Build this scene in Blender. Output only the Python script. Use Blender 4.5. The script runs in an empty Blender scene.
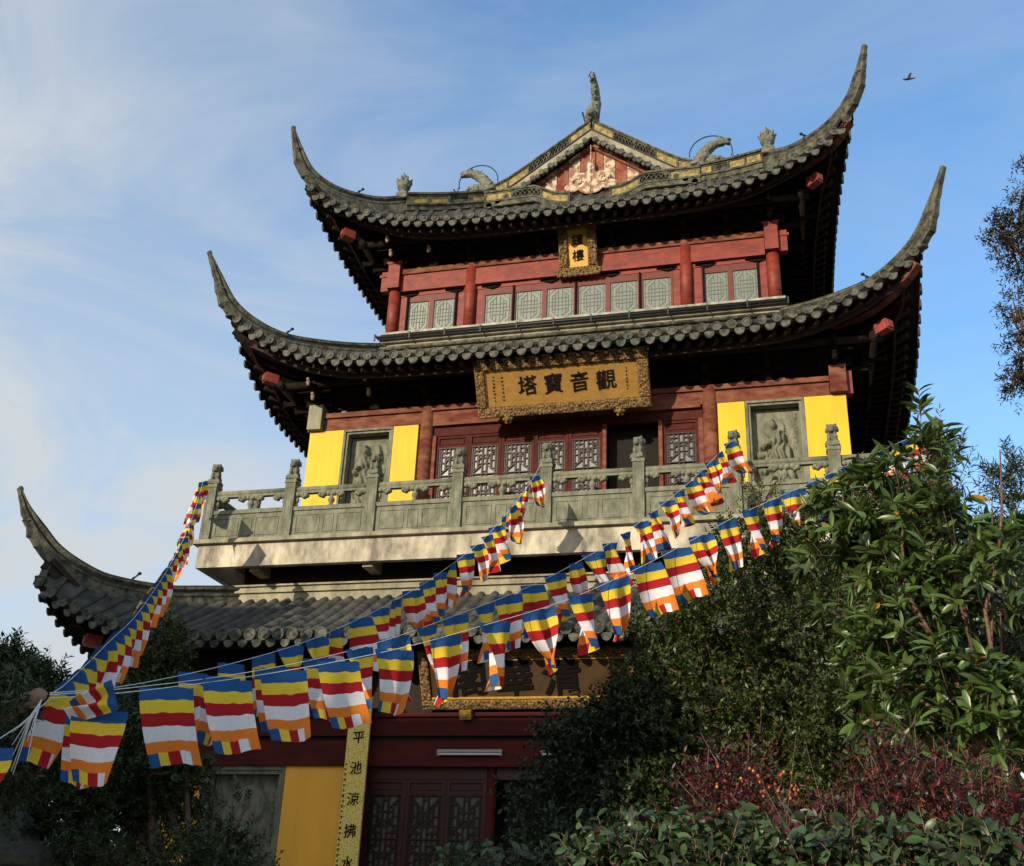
import bpy, bmesh, math, random
import numpy as np
from mathutils import Vector, Matrix, noise
random.seed(7); rng = np.random.default_rng(7)
C = bpy.context.scene.collection
sc = bpy.context.scene
R = math.radians

# ------------------------------------------------------------ camera, sky, sun
PITCH, YAW, ROLL, FPX = R(24.47), R(15.006), R(2.42), 1106.4
cp, sp, cy, sy = math.cos(PITCH), math.sin(PITCH), math.cos(YAW), math.sin(YAW)
fwd = Vector((-sy*cp, cy*cp, sp)); rt = Vector((cy, sy, 0)); up = rt.cross(fwd)
cr, sr = math.cos(ROLL), math.sin(ROLL)
r2 = cr*rt + sr*up; u2 = -sr*rt + cr*up
cam = bpy.data.objects.new('camera', bpy.data.cameras.new('camera')); C.objects.link(cam)
m = Matrix.Identity(4)
for i in range(3):
    m[i][0] = r2[i]; m[i][1] = u2[i]; m[i][2] = -fwd[i]
m[2][3] = 1.6
cam.matrix_world = m
cam.data.sensor_width = 36; cam.data.lens = FPX/1024*36; cam.data.clip_end = 3000; cam.data.clip_start = 0.05
sc.camera = cam

SUN_EL, SUN_AZ = R(14.5), R(25)      # the sun stands behind the camera, to its left
wd = bpy.data.worlds.new('World'); sc.world = wd; wd.use_nodes = True
nt = wd.node_tree; N = nt.nodes; L = nt.links; N.clear()
sky = N.new('ShaderNodeTexSky'); sky.sky_type = 'NISHITA'; sky.sun_disc = False
sky.sun_elevation = SUN_EL; sky.sun_rotation = math.pi + SUN_AZ; sky.air_density = 1.0; sky.dust_density = 0.3; sky.ozone_density = 2.2
tc = N.new('ShaderNodeTexCoord')
mp = N.new('ShaderNodeMapping'); mp.inputs['Scale'].default_value = (1.0, 1.6, 2.6); mp.inputs['Rotation'].default_value = (0.3, 0.5, 0.4)
n1 = N.new('ShaderNodeTexNoise'); n1.inputs['Scale'].default_value = 2.6; n1.inputs['Detail'].default_value = 9; n1.inputs['Roughness'].default_value = .58; n1.inputs['Distortion'].default_value = .9
L.new(tc.outputs['Generated'], mp.inputs['Vector']); L.new(mp.outputs[0], n1.inputs['Vector'])
r1 = N.new('ShaderNodeValToRGB'); r1.color_ramp.elements[0].position = .38; r1.color_ramp.elements[1].position = .72
r1.color_ramp.elements[0].color = (0, 0, 0, 1); r1.color_ramp.elements[1].color = (1, 1, 1, 1)
L.new(n1.outputs['Fac'], r1.inputs[0])
# thin high cloud, thicker low down and toward the west
sx = N.new('ShaderNodeSeparateXYZ'); L.new(tc.outputs['Generated'], sx.inputs[0])
def math_node(op, a, b=None, clamp=False):
    n = N.new('ShaderNodeMath'); n.operation = op; n.use_clamp = clamp
    for i, v in enumerate((a, b)):
        if v is None: continue
        if isinstance(v, (int, float)): n.inputs[i].default_value = v
        else: L.new(v, n.inputs[i])
    return n.outputs[0]
wx = math_node('MULTIPLY', sx.outputs['X'], -1.15)
wz = math_node('MULTIPLY', sx.outputs['Z'], -1.35)
veil = math_node('ADD', math_node('ADD', wx, wz), 0.80, True)
veil2 = math_node('MULTIPLY', math_node('POWER', veil, 1.25), 0.62)
cl = math_node('MULTIPLY', r1.outputs[0], 0.52)
cl2 = math_node('ADD', math_node('MULTIPLY', cl, math_node('ADD', veil, .45)), veil2, True)
fac = math_node('ADD', cl2, 0.09, True)
mix = N.new('ShaderNodeMix'); mix.data_type = 'RGBA'
L.new(fac, mix.inputs[0]); hsv = N.new('ShaderNodeHueSaturation'); hsv.inputs['Saturation'].default_value = 1.2; hsv.inputs['Value'].default_value = 2.15; L.new(sky.outputs[0], hsv.inputs['Color']); L.new(hsv.outputs[0], mix.inputs[6]); mix.inputs[7].default_value = (4.4, 4.8, 5.1, 1)
back = math_node('MULTIPLY', math_node('ADD', math_node('MULTIPLY', sx.outputs['Y'], -1.5), -.35, True), .42)  # warm glow added to the sky behind the view as frontal fill
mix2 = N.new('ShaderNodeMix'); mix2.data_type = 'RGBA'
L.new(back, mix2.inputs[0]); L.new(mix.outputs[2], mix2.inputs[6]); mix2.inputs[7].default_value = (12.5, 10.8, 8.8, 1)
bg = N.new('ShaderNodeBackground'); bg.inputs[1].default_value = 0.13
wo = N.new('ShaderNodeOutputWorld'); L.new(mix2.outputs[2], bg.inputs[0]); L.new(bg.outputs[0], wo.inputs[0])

sl = bpy.data.lights.new('sun', 'SUN'); sl.energy = 5.0; sl.angle = R(.5); sl.color = (1, .86, .66)
so = bpy.data.objects.new('sun', sl); C.objects.link(so)
sd = Vector((-math.sin(SUN_AZ)*math.cos(SUN_EL), -math.cos(SUN_AZ)*math.cos(SUN_EL), math.sin(SUN_EL)))
so.rotation_euler = sd.to_track_quat('Z', 'Y').to_euler(); so.location = (-20, -30, 30)
sc.view_settings.view_transform = 'Standard'; sc.view_settings.look = 'None'; sc.view_settings.gamma = 1
sc.view_settings.exposure = 0.12; sc.view_settings.use_curve_mapping = False
sc.cycles.max_bounces = 5; sc.cycles.transparent_max_bounces = 6

# ------------------------------------------------------------ helpers
class MB:
    def __init__(s): s.v = []; s.f = []; s.m = []; s.sm = []
    def add(s, vs, fs, mi=0, smooth=False):
        o = len(s.v); s.v += [tuple(p) for p in vs]
        s.f += [tuple(o+i for i in f) for f in fs]; s.m += [mi]*len(fs); s.sm += [smooth]*len(fs)
        return s
    def box(s, x0, x1, y0, y1, z0, z1, mi=0):
        if x0 > x1: x0, x1 = x1, x0
        if y0 > y1: y0, y1 = y1, y0
        vs = [(x, y, z) for x in (x0, x1) for y in (y0, y1) for z in (z0, z1)]
        return s.add(vs, [(0, 1, 3, 2), (4, 6, 7, 5), (0, 4, 5, 1), (2, 3, 7, 6), (0, 2, 6, 4), (1, 5, 7, 3)], mi)
    def bar(s, a, b, w, h, mi=0, upv=(0, 0, 1)):
        a = Vector(a); b = Vector(b); d = (b-a)
        if d.length < 1e-6: return s
        d.normalize(); u = Vector(upv)
        if abs(d.dot(u)) > .98: u = Vector((0, 1, 0))
        x = d.cross(u).normalized(); y = x.cross(d).normalized(); vs = []
        for p in (a, b):
            for i, j in ((-1, -1), (1, -1), (1, 1), (-1, 1)): vs.append(p + x*(i*w/2) + y*(j*h/2))
        return s.add(vs, [(0, 3, 2, 1), (4, 5, 6, 7), (0, 1, 5, 4), (1, 2, 6, 5), (2, 3, 7, 6), (3, 0, 4, 7)], mi)
    def tube(s, pts, rad, n=8, mi=0, cap=True, smooth=True):
        pts = [Vector(p) for p in pts]
        if not hasattr(rad, '__len__'): rad = [rad]*len(pts)
        vs = []; fs = []; px = None
        for i, p in enumerate(pts):
            d = (pts[min(i+1, len(pts)-1)] - pts[max(i-1, 0)])
            if d.length < 1e-9: d = Vector((0, 0, 1))
            d.normalize()
            if px is None:
                u = Vector((0, 0, 1)) if abs(d.z) < .9 else Vector((1, 0, 0)); x = d.cross(u).normalized()
            else:
                x = px - d*px.dot(d)
                x = x.normalized() if x.length > 1e-6 else d.orthogonal().normalized()
            px = x; y = d.cross(x)
            for k in range(n):
                a = 2*math.pi*k/n; vs.append(p + x*math.cos(a)*rad[i] + y*math.sin(a)*rad[i])
        for i in range(len(pts)-1):
            for k in range(n):
                k2 = (k+1) % n; fs.append((i*n+k, i*n+k2, (i+1)*n+k2, (i+1)*n+k))
        s.add(vs, fs, mi, smooth)
        if cap:
            o = len(s.v)-len(vs); e = (len(pts)-1)*n
            s.f.append(tuple(o+k for k in reversed(range(n)))); s.f.append(tuple(o+e+k for k in range(n)))
            s.m += [mi, mi]; s.sm += [False, False]
        return s
    def lathe(s, c, prof, n=12, mi=0):
        vs = []; fs = []
        for r, z in prof:
            for k in range(n): a = 2*math.pi*k/n; vs.append((c[0]+r*math.cos(a), c[1]+r*math.sin(a), c[2]+z))
        for i in range(len(prof)-1):
            for k in range(n): k2 = (k+1) % n; fs.append((i*n+k, i*n+k2, (i+1)*n+k2, (i+1)*n+k))
        fs.append(tuple(reversed(range(n)))); fs.append(tuple((len(prof)-1)*n+k for k in range(n)))
        return s.add(vs, fs, mi, True)
    def blob(s, c, r, rot=None, seg=(10, 7), mi=0):
        vs = []; fs = []; n, mm = seg; c = Vector(c)
        M = rot if rot is not None else Matrix.Identity(3)
        for i in range(mm+1):
            t = math.pi*i/mm
            for k in range(n):
                a = 2*math.pi*k/n
                vs.append(c + M @ Vector((r[0]*math.sin(t)*math.cos(a), r[1]*math.sin(t)*math.sin(a), r[2]*math.cos(t))))
        for i in range(mm):
            for k in range(n): k2 = (k+1) % n; fs.append((i*n+k, (i+1)*n+k, (i+1)*n+k2, i*n+k2))
        return s.add(vs, fs, mi, True)
    def grid(s, P, mi=0, smooth=True):
        a = len(P); b = len(P[0]); vs = [p for row in P for p in row]
        fs = [(i*b+j, i*b+j+1, (i+1)*b+j+1, (i+1)*b+j) for i in range(a-1) for j in range(b-1)]
        return s.add(vs, fs, mi, smooth)
    def mesh(s, name, mats):
        me = bpy.data.meshes.new(name); me.from_pydata(s.v, [], s.f)
        for mt in (mats if isinstance(mats, (list, tuple)) else [mats]): me.materials.append(mt)
        me.polygons.foreach_set('material_index', s.m); me.polygons.foreach_set('use_smooth', s.sm)
        me.update(); return me
    def build(s, name, mats, parent=None, loc=None):
        return obj(name, s.mesh(name, mats), parent, loc)
def obj(name, me, parent=None, loc=None, rot=None):
    o = bpy.data.objects.new(name, me); C.objects.link(o)
    if parent is not None: o.parent = parent
    if loc is not None: o.location = loc
    if rot is not None: o.rotation_euler = rot
    return o
def tag(o, label, cat, group=None, kind=None):
    if label: o['label'] = label
    if cat: o['category'] = cat
    if group: o['group'] = group
    if kind: o['kind'] = kind
    return o
def thing(name, label, cat, loc=(0, 0, 0), rz=0, group=None):
    o = obj(name, None, None, loc, (0, 0, rz)); return tag(o, label, cat, group)
def fused(mb, name, mats, voxel, parent=None, loc=None, wob=0, wsc=20):
    o = mb.build(name, mats, parent, loc)
    md = o.modifiers.new('r', 'REMESH'); md.mode = 'VOXEL'; md.voxel_size = voxel; md.use_smooth_shade = True
    dg = bpy.context.evaluated_depsgraph_get(); me = bpy.data.meshes.new_from_object(o.evaluated_get(dg))
    o.modifiers.clear(); o.data = me
    if wob:
        for v in me.vertices: v.co += v.normal*noise.noise(v.co*wsc)*wob
    me.name = name
    return o
def interp(tab, x):
    xs = [t[0] for t in tab]
    out = []
    if x <= xs[0]: return tab[0][1]
    if x >= xs[-1]: return tab[-1][1]
    for i in range(len(xs)-1):
        if x <= xs[i+1]:
            # catmull-rom
            p0 = tab[max(i-1, 0)]; p1 = tab[i]; p2 = tab[i+1]; p3 = tab[min(i+2, len(tab)-1)]
            h = p2[0]-p1[0]; t = (x-p1[0])/h
            m1 = (p2[1]-p0[1])/(p2[0]-p0[0])*h; m2 = (p3[1]-p1[1])/(p3[0]-p1[0])*h
            return (2*t**3-3*t*t+1)*p1[1]+(t**3-2*t*t+t)*m1+(-2*t**3+3*t*t)*p2[1]+(t**3-t*t)*m2

# ------------------------------------------------------------ materials
def mat(name, col, rough=.7, col2=None, scale=4, detail=6, bump=0, bscale=30, metal=0, contrast=.25, spec=.3, stretch=None, trans=0, island=0, sheen=0):
    mt = bpy.data.materials.new(name); mt.use_nodes = True; t = mt.node_tree; n = t.nodes; l = t.links
    b = n['Principled BSDF']; b.inputs['Roughness'].default_value = rough; b.inputs['Metallic'].default_value = metal
    b.inputs['Specular IOR Level'].default_value = spec
    b.inputs['Base Color'].default_value = (*col, 1)
    co = n.new('ShaderNodeTexCoord'); src = co.outputs['Object']
    if stretch:
        mm = n.new('ShaderNodeMapping'); mm.inputs['Scale'].default_value = stretch; l.new(src, mm.inputs[0]); src = mm.outputs[0]
    cs = None
    if col2 is not None:
        nz = n.new('ShaderNodeTexNoise'); nz.inputs['Scale'].default_value = scale; nz.inputs['Detail'].default_value = detail; nz.inputs['Roughness'].default_value = .65
        l.new(src, nz.inputs['Vector'])
        rp = n.new('ShaderNodeValToRGB'); rp.color_ramp.elements[0].position = .5-contrast/2; rp.color_ramp.elements[1].position = .5+contrast/2
        rp.color_ramp.elements[0].color = (*col, 1); rp.color_ramp.elements[1].color = (*col2, 1)
        l.new(nz.outputs['Fac'], rp.inputs[0]); cs = rp.outputs[0]
    if island:
        g = n.new('ShaderNodeNewGeometry'); hs = n.new('ShaderNodeHueSaturation')
        mr = n.new('ShaderNodeMapRange'); mr.inputs[3].default_value = 1-island; mr.inputs[4].default_value = 1+island
        l.new(g.outputs['Random Per Island'], mr.inputs[0]); l.new(mr.outputs[0], hs.inputs['Value'])
        mr2 = n.new('ShaderNodeMapRange'); mr2.inputs[3].default_value = .5-.03*min(island*2, 1); mr2.inputs[4].default_value = .5+.02
        l.new(g.outputs['Random Per Island'], mr2.inputs[0]); l.new(mr2.outputs[0], hs.inputs['Hue'])
        if cs: l.new(cs, hs.inputs['Color'])
        else: hs.inputs['Color'].default_value = (*col, 1)
        cs = hs.outputs[0]
    if cs: l.new(cs, b.inputs['Base Color'])
    if bump:
        nb = n.new('ShaderNodeTexNoise'); nb.inputs['Scale'].default_value = bscale; nb.inputs['Detail'].default_value = 5
        l.new(src, nb.inputs['Vector']); bp = n.new('ShaderNodeBump'); bp.inputs['Strength'].default_value = bump; bp.inputs['Distance'].default_value = .02
        l.new(nb.outputs['Fac'], bp.inputs['Height']); l.new(bp.outputs[0], b.inputs['Normal'])
    if trans:
        tr = n.new('ShaderNodeBsdfTranslucent'); mx = n.new('ShaderNodeMixShader'); mx.inputs[0].default_value = trans
        if cs: l.new(cs, tr.inputs[0])
        else: tr.inputs[0].default_value = (*col, 1)
        l.new(b.outputs[0], mx.inputs[1]); l.new(tr.outputs[0], mx.inputs[2]); l.new(mx.outputs[0], n['Material Output'].inputs[0])
    return mt
M = {}
M['tile'] = mat('roof_tile', (.020, .022, .019), .65, (.078, .076, .060), 3.5, bump=.6, bscale=40, contrast=.3)
M['tile_end'] = mat('tile_end', (.018, .021, .017), .7, (.105, .106, .080), 8, 9, bump=.6, bscale=60, contrast=.2)
M['ridge'] = mat('ridge_plaster', (.026, .027, .020), .85, (.125, .12, .082), 7, 10, bump=.7, bscale=25, contrast=.22)
M['ridge_dark'] = mat('cap_and_groove_shade', (.013, .014, .011), .8, (.035, .036, .026), 6, bump=.3, bscale=25)
M['plaster'] = mat('pale_plaster', (.34, .31, .22), .9, (.15, .14, .10), 2.5, 9, bump=.4, bscale=15, contrast=.3, stretch=(1.6, 1, .5))
M['ridge_yellow'] = mat('ridge_yellow', (.36, .26, .07), .8, (.13, .11, .055), 9, contrast=.2, bump=.5, bscale=40)
M['stone'] = mat('balustrade_stone', (.105, .110, .074), .85, (.205, .205, .145), 5, 10, bump=.6, bscale=50, contrast=.24, stretch=(1.5, 1.5, .7))
M['stone_dark'] = mat('carved_stone', (.075, .078, .055), .85, (.18, .175, .125), 14, bump=.6, bscale=60, contrast=.35)
M['concrete'] = mat('slab_concrete', (.16, .145, .11), .9, (.54, .48, .36), 1.6, 11, bump=.3, bscale=20, contrast=.24, stretch=(1.6, 1, .7))
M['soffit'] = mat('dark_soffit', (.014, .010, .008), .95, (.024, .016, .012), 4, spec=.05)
M['rafter'] = mat('rafter_wood', (.034, .016, .011), .8, (.016, .010, .008), 5, bump=.2)
M['bracket'] = mat('bracket_wood', (.014, .009, .007), .9, (.009, .007, .006), 6, spec=.05)
M['bracket_tip'] = mat('carved_bracket', (.33, .25, .17), .8, (.16, .10, .07), 12)
M['red'] = mat('red_paint', (.27, .042, .023), .55, (.10, .019, .013), 5, 10, bump=.15, bscale=40, contrast=.4, stretch=(1, 1, 1.6))
M['red_worn'] = mat('worn_red_paint', (.095, .020, .013), .75, (.20, .082, .046), 3.4, 10, bump=.25, bscale=30, contrast=.26, stretch=(.8, 1, 2), spec=.15)
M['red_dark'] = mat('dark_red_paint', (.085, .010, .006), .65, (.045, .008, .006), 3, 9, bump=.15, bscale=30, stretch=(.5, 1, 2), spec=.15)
M['block_red'] = mat('corner_block_red', (.30, .055, .038), .6, (.18, .04, .03), 6)
M['door_red'] = mat('door_red', (.048, .010, .007), .7, (.075, .016, .011), 6, bump=.15, spec=.12)
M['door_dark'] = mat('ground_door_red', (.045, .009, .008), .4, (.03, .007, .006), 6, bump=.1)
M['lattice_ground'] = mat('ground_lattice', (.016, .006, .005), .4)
M['lattice'] = mat('dark_lattice', (.030, .013, .010), .5)
M['window_red'] = mat('window_red', (.14, .026, .017), .5, (.10, .02, .014), 6, bump=.1)
M['yellow'] = mat('yellow_wall', (.72, .485, .010), .6, (.46, .30, .015), 1.9, 12, contrast=.75, bump=.2, bscale=25, stretch=(2.6, 1, .4))
M['yellow2'] = mat('ochre_wall', (.98, .50, .05), .6, (.66, .31, .04), 1.6, 12, contrast=.8, bump=.2, bscale=25, stretch=(2, 1, .4))
M['gold'] = mat('carved_gilt', (.30, .18, .055), .5, (.045, .024, .014), 34, metal=.15, contrast=.14, bump=.8, bscale=90)
M['gold_pale'] = mat('bright_gilt', (.58, .34, .06), .5, (.42, .24, .045), 30, metal=.1, bump=.3, bscale=80)
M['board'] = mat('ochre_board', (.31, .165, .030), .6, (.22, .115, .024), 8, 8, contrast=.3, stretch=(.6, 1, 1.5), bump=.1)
M['board_shaded'] = mat('shaded_ochre_board', (.075, .042, .015), .6, (.045, .026, .010), 5, contrast=.3, bump=.1)  # ochre board darkened in colour to carry the eave's shade
M['ink'] = mat('black_lacquer', (.008, .007, .007), .85, spec=.05)
M['plank'] = mat('gable_boards', (.15, .024, .017), .8, (.26, .10, .06), 3, 9, contrast=.2)
M['cream'] = mat('worn_cream_paint', (.50, .43, .30), .85, (.24, .12, .08), 7, 9, contrast=.10)
M['dragon'] = mat('dragon_stone', (.18, .185, .14), .8, (.085, .088, .065), 14, bump=.6, bscale=50)
M['wire'] = mat('iron_wire', (.03, .03, .03), .5, metal=.5)
M['pane_paper'] = mat('frosted_pane', (.16, .185, .155), .4, (.13, .15, .13), 2, spec=.5)
M['pane_line'] = mat('pane_lattice', (.12, .14, .115), .6)
M['pane_grey'] = mat('grey_glass', (.13, .13, .12), .25, (.18, .18, .165), 2, spec=.6)
M['pane_dark'] = mat('dark_glass', (.13, .135, .115), .2, (.03, .032, .028), 1.3, spec=.6)
M['frame_pale'] = mat('gutter_metal', (.36, .35, .28), .6, (.14, .14, .11), 5, metal=.1)
M['black'] = mat('dark_interior', (.012, .009, .008), .9)
M['wall_dark'] = mat('dark_wood_wall', (.022, .011, .008), .85, (.014, .009, .007), 4)
M['lamp'] = mat('lamp_housing', (.30, .30, .27), .5)
M['cord'] = mat('white_cord', (.62, .62, .60), .8)
M['bark'] = mat('bark', (.09, .055, .035), .9, (.16, .10, .07), 12, bump=.7, bscale=40)
M['bark_red'] = mat('smooth_red_bark', (.085, .040, .024), .75, (.17, .095, .06), 22, 9, bump=.6, bscale=60)
M['pole'] = mat('weathered_pole', (.20, .12, .08), .85, (.30, .20, .14), 14, bump=.6, bscale=40, stretch=(1, 1, .2))
def leafmat(n, c, tr=.22, isl=.45, rough=.45, spec=.35): return mat(n, c, rough, island=isl, trans=tr, spec=spec)
M['leaf_fine'] = leafmat('small_leaf', (.042, .060, .014), .14, .8)
M['leaf_big'] = leafmat('long_leaf', (.058, .098, .022), .14, .55, .36, .5)
M['leaf_old'] = leafmat('old_leaf', (.50, .22, .03), .3, .4)
M['leaf_yel'] = leafmat('yellow_green_leaf', (.16, .17, .03), .25, .5)
M['needle'] = leafmat('needle_leaf', (.032, .050, .018), .1, .6)
M['needle_l'] = leafmat('left_needle_leaf', (.032, .055, .014), .1, .75)
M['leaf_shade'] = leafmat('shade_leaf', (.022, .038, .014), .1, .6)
M['leaf_cedar'] = leafmat('bronze_leaf', (.026, .024, .014), .1, .6)
M['leaf_red'] = leafmat('red_leaf', (.085, .012, .016), .12, .75)
M['berry'] = leafmat('orange_berry', (.36, .12, .02), 0, .5)
M['leaf_shrub'] = leafmat('broad_leaf', (.040, .068, .026), .12, .7, .4, .4)
def cloth(n, c):
    return mat(n, c, .8, tuple(x*.9 for x in c), 60, trans=.18, spec=.1)
FL = [cloth('flag_blue', (.025, .095, .26)), cloth('flag_yellow', (.80, .56, .045)), cloth('flag_red', (.42, .018, .022)),
      cloth('flag_white', (.78, .75, .76)), cloth('flag_orange', (.82, .22, .03))]

# ------------------------------------------------------------ the setting
g = MB(); g.add([(-900, -900, 0), (900, -900, 0), (900, 900, 0), (-900, 900, 0)], [(0, 1, 2, 3)])
o = g.build('ground', mat('ground_soil', (.10, .09, .07), .95, (.06, .07, .04), .4)); tag(o, None, None, kind='structure')
def paving():
    mt = mat('stone_paving', (.26, .25, .22), .85, (.18, .175, .15), 1.2, bump=.3)
    n = mt.node_tree.nodes; l = mt.node_tree.links
    b = n.new('ShaderNodeTexBrick'); b.inputs['Scale'].default_value = 1; b.inputs['Brick Width'].default_value = .9; b.inputs['Row Height'].default_value = .6
    b.inputs['Mortar Size'].default_value = .012; b.inputs['Color1'].default_value = (.46, .43, .36, 1); b.inputs['Color2'].default_value = (.38, .36, .30, 1); b.inputs['Mortar'].default_value = (.07, .07, .06, 1)
    co = n.new('ShaderNodeTexCoord'); l.new(co.outputs['Object'], b.inputs['Vector']); l.new(b.outputs[0], n['Principled BSDF'].inputs['Base Color'])
    return mt
g = MB(); g.add([(-26, -12, .004), (22, -12, .004), (22, 40, .004), (-26, 40, .004)], [(0, 1, 2, 3)])
tag(g.build('pavement', paving()), None, None, kind='structure')
tag(MB().box(-1.9, 12, 7.3, 14.6, 0, .35).build('planting_bed', mat('bed_soil', (.07, .05, .035), .95)), None, None, kind='structure')

# ------------------------------------------------------------ the tower
X0, YC = -3.86, 23.0
TOWER = thing('temple_tower', 'three-storey temple tower with dark upturned eaves, red beams and a stone balcony', 'temple', (X0, YC, 0))
def W(side, u, q, z):   # side 0 front, 1 right, 2 back, 3 left ; tower-local
    if side == 0: return (u, -q, z)
    if side == 1: return (q, u, z)
    if side == 2: return (-u, q, z)
    return (-q, -u, z)

def make_roof(cfg):
    rt_, rc = cfg['rtop'], cfg['rc']
    eave = cfg['eave']; ridge = cfg['ridge']; T = cfg['T']; qm = cfg['qm']
    ztop = cfg['ztop']; sag = cfg.get('sag', .3)
    qe = lambda u: qm + (rc-qm)*min(abs(u)/rc, 1)**4
    ze = lambda u: interp(eave, abs(u))
    def zr(r): return interp(ridge, r) - T
    def deck(u, k):         # k 0 top..1 eave
        au = abs(u)
        q0 = max(rt_, au); q1 = qe(u)
        zt = ztop if au <= rt_ else zr(au)
        if q1-q0 < 1e-4: return q1, ze(u)
        q = q0+(q1-q0)*k
        zz = zt + (ze(u)-zt)*(k + sag*k*(1-k)*min(1, (q1-q0)/1.5))
        return q, zz
    sp_ = cfg['spacing']; nrow = int(2*rc/sp_); sp_ = 2*rc/nrow
    tiles = MB(); ends = MB(); dk = MB(); raf = MB()
    for side in range(4):
        for i in range(nrow):
            u = -rc + sp_*(i+.5)
            L_ = qe(u)-max(rt_, abs(u))
            if L_ < .06: continue
            nseg = max(2, int(L_/.16)); rr = cfg['tr']; rows = []
            for j in range(nseg):
                for kk, ra in ((j/nseg, rr*.9), ((j+.97)/nseg, rr*1.06)):
                    q, z = deck(u, kk); row = []
                    jit = noise.noise(Vector((u*3, q*2, side*7)))*.012
                    for a in range(7):
                        an = math.pi*a/6; row.append(W(side, u+jit+math.cos(an)*ra, q, z-.015+math.sin(an)*ra*1.05))
                    rows.append(row)
            tiles.grid(rows)
            q, z = deck(u, 1)
            # round tile end with raised rim
            rd = rr*1.24; n = 12
            ring = lambda rad, qq: [W(side, u+math.cos(2*math.pi*a/n)*rad, qq, z+.012+math.sin(2*math.pi*a/n)*rad) for a in range(n)]
            vs = ring(rd, q-.05)+ring(rd, q+.025)+ring(rd*.80, q+.025)+ring(rd*.74, q+.012)+ring(rd*.35, q+.012)+ring(rd*.28, q+.02)
            fs = [(r_*n+a, r_*n+(a+1) % n, (r_+1)*n+(a+1) % n, (r_+1)*n+a) for r_ in range(5) for a in range(n)]
            fs.append(tuple(range(5*n, 6*n)))
            ends.add(vs, fs)
            # hanging drip tile between the rolls
            um = u+sp_/2
            if abs(um) < rc-.02:
                q, z = deck(um, 1); z += -.045; q -= .03; w = sp_*.37; vs = []
                for a in range(9):
                    an = math.pi*a/8; vs.append(W(side, um-math.cos(an)*w, q+.0, z-.02-math.sin(an)*cfg['drip']))
                for a in range(9):
                    an = math.pi*a/8; vs.append(W(side, um-math.cos(an)*w*.96, q+.035, z-.02-math.sin(an)*cfg['drip']))
                fs = [tuple(range(9)), tuple(reversed(range(9, 18)))]+[(a, a+9, a+10, a+1) for a in range(8)]+[(0, 8, 17, 9)]
                ends.add(vs, fs)
        # deck (pan tiles) and soffit
        nu = 48; nk = 8
        P = []; Q = []
        for i in range(nu+1):
            u = -rc+2*rc*i/nu
            P.append([W(side, u, *[*deck(u, k/nk)]) for k in range(nk+1)])
            col = []
            for k in range(nk+1):
                q, z = deck(u, k/nk); col.append(W(side, u, q-.03*(k == nk), z-.10-.05*(1-k/nk)))
            Q.append(col)
        dk.grid(P); dk.grid([list(reversed(c_)) for c_ in Q], 1)
        dk.grid([[P[i][nk], Q[i][nk]] for i in range(nu+1)], 1, False)
        # rafters, fanned toward the corners
        hw = cfg['wall']; nr = int(2*rc/.24)
        for i in range(nr+1):
            ue = -rc+.06+(2*rc-.12)*i/nr
            uw = max(-hw+.05, min(hw-.05, ue*hw/rc*1.0))
            qe_, z_e = deck(ue, 1); qe_ -= .20
            qw = hw
            def under(u, q):
                q0 = max(rt_, abs(u)); q1 = qe(u); k = 0 if q1-q0 < 1e-3 else max(0, min(1, (q-q0)/(q1-q0)))
                return deck(u, k)[1]
            pts = []
            for k in range(5):
                t = k/4; u = uw+(ue-uw)*t; q = qw+(qe_-qw)*t
                pts.append(Vector(W(side, u, q, under(u, q)-.185-.03*(1-t))))
            for k in range(4): raf.bar(pts[k], pts[k+1], .075, .085)
        # fascia board at two thirds out (flying rafter line)
        line = []
        for i in range(41):
            u = -rc+2*rc*i/40; f = (rc-.35)/rc
            line.append(W(side, u*f, (qe(u))-.42 if abs(u) < rc*.9 else qe(u*f)-.30, under(u*f, qe(u)-.42)-.26))
        for a, b in zip(line, line[1:]): raf.bar(a, b, .05, .09)
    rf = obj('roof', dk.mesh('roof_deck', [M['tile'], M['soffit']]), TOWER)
    rf['label'] = cfg['label']
    tiles.build('tile_rows', M['tile'], rf); ends.build('eave_tiles', M['tile_end'], rf)
    raf.build('rafters', M['rafter'], rf)
    # hip ridges with horns
    prof = [(0, 0), (.055, -.012), (.085, -.05), (.085, -.085), (.055, -.115), (.055, -.15), (.085, -.165), (.085, -.20), (.07, -.225), (.07, -1.0)]
    rr = [i*1.0 for i in range(0)]
    r = cfg['rin']; pts = []
    tip = ridge[-1][0]
    while r < tip-1e-6:
        pts.append((r, interp(ridge, r))); r += .10 if r < rc-.4 else .035
    pts.append((tip, ridge[-1][1]))
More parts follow.
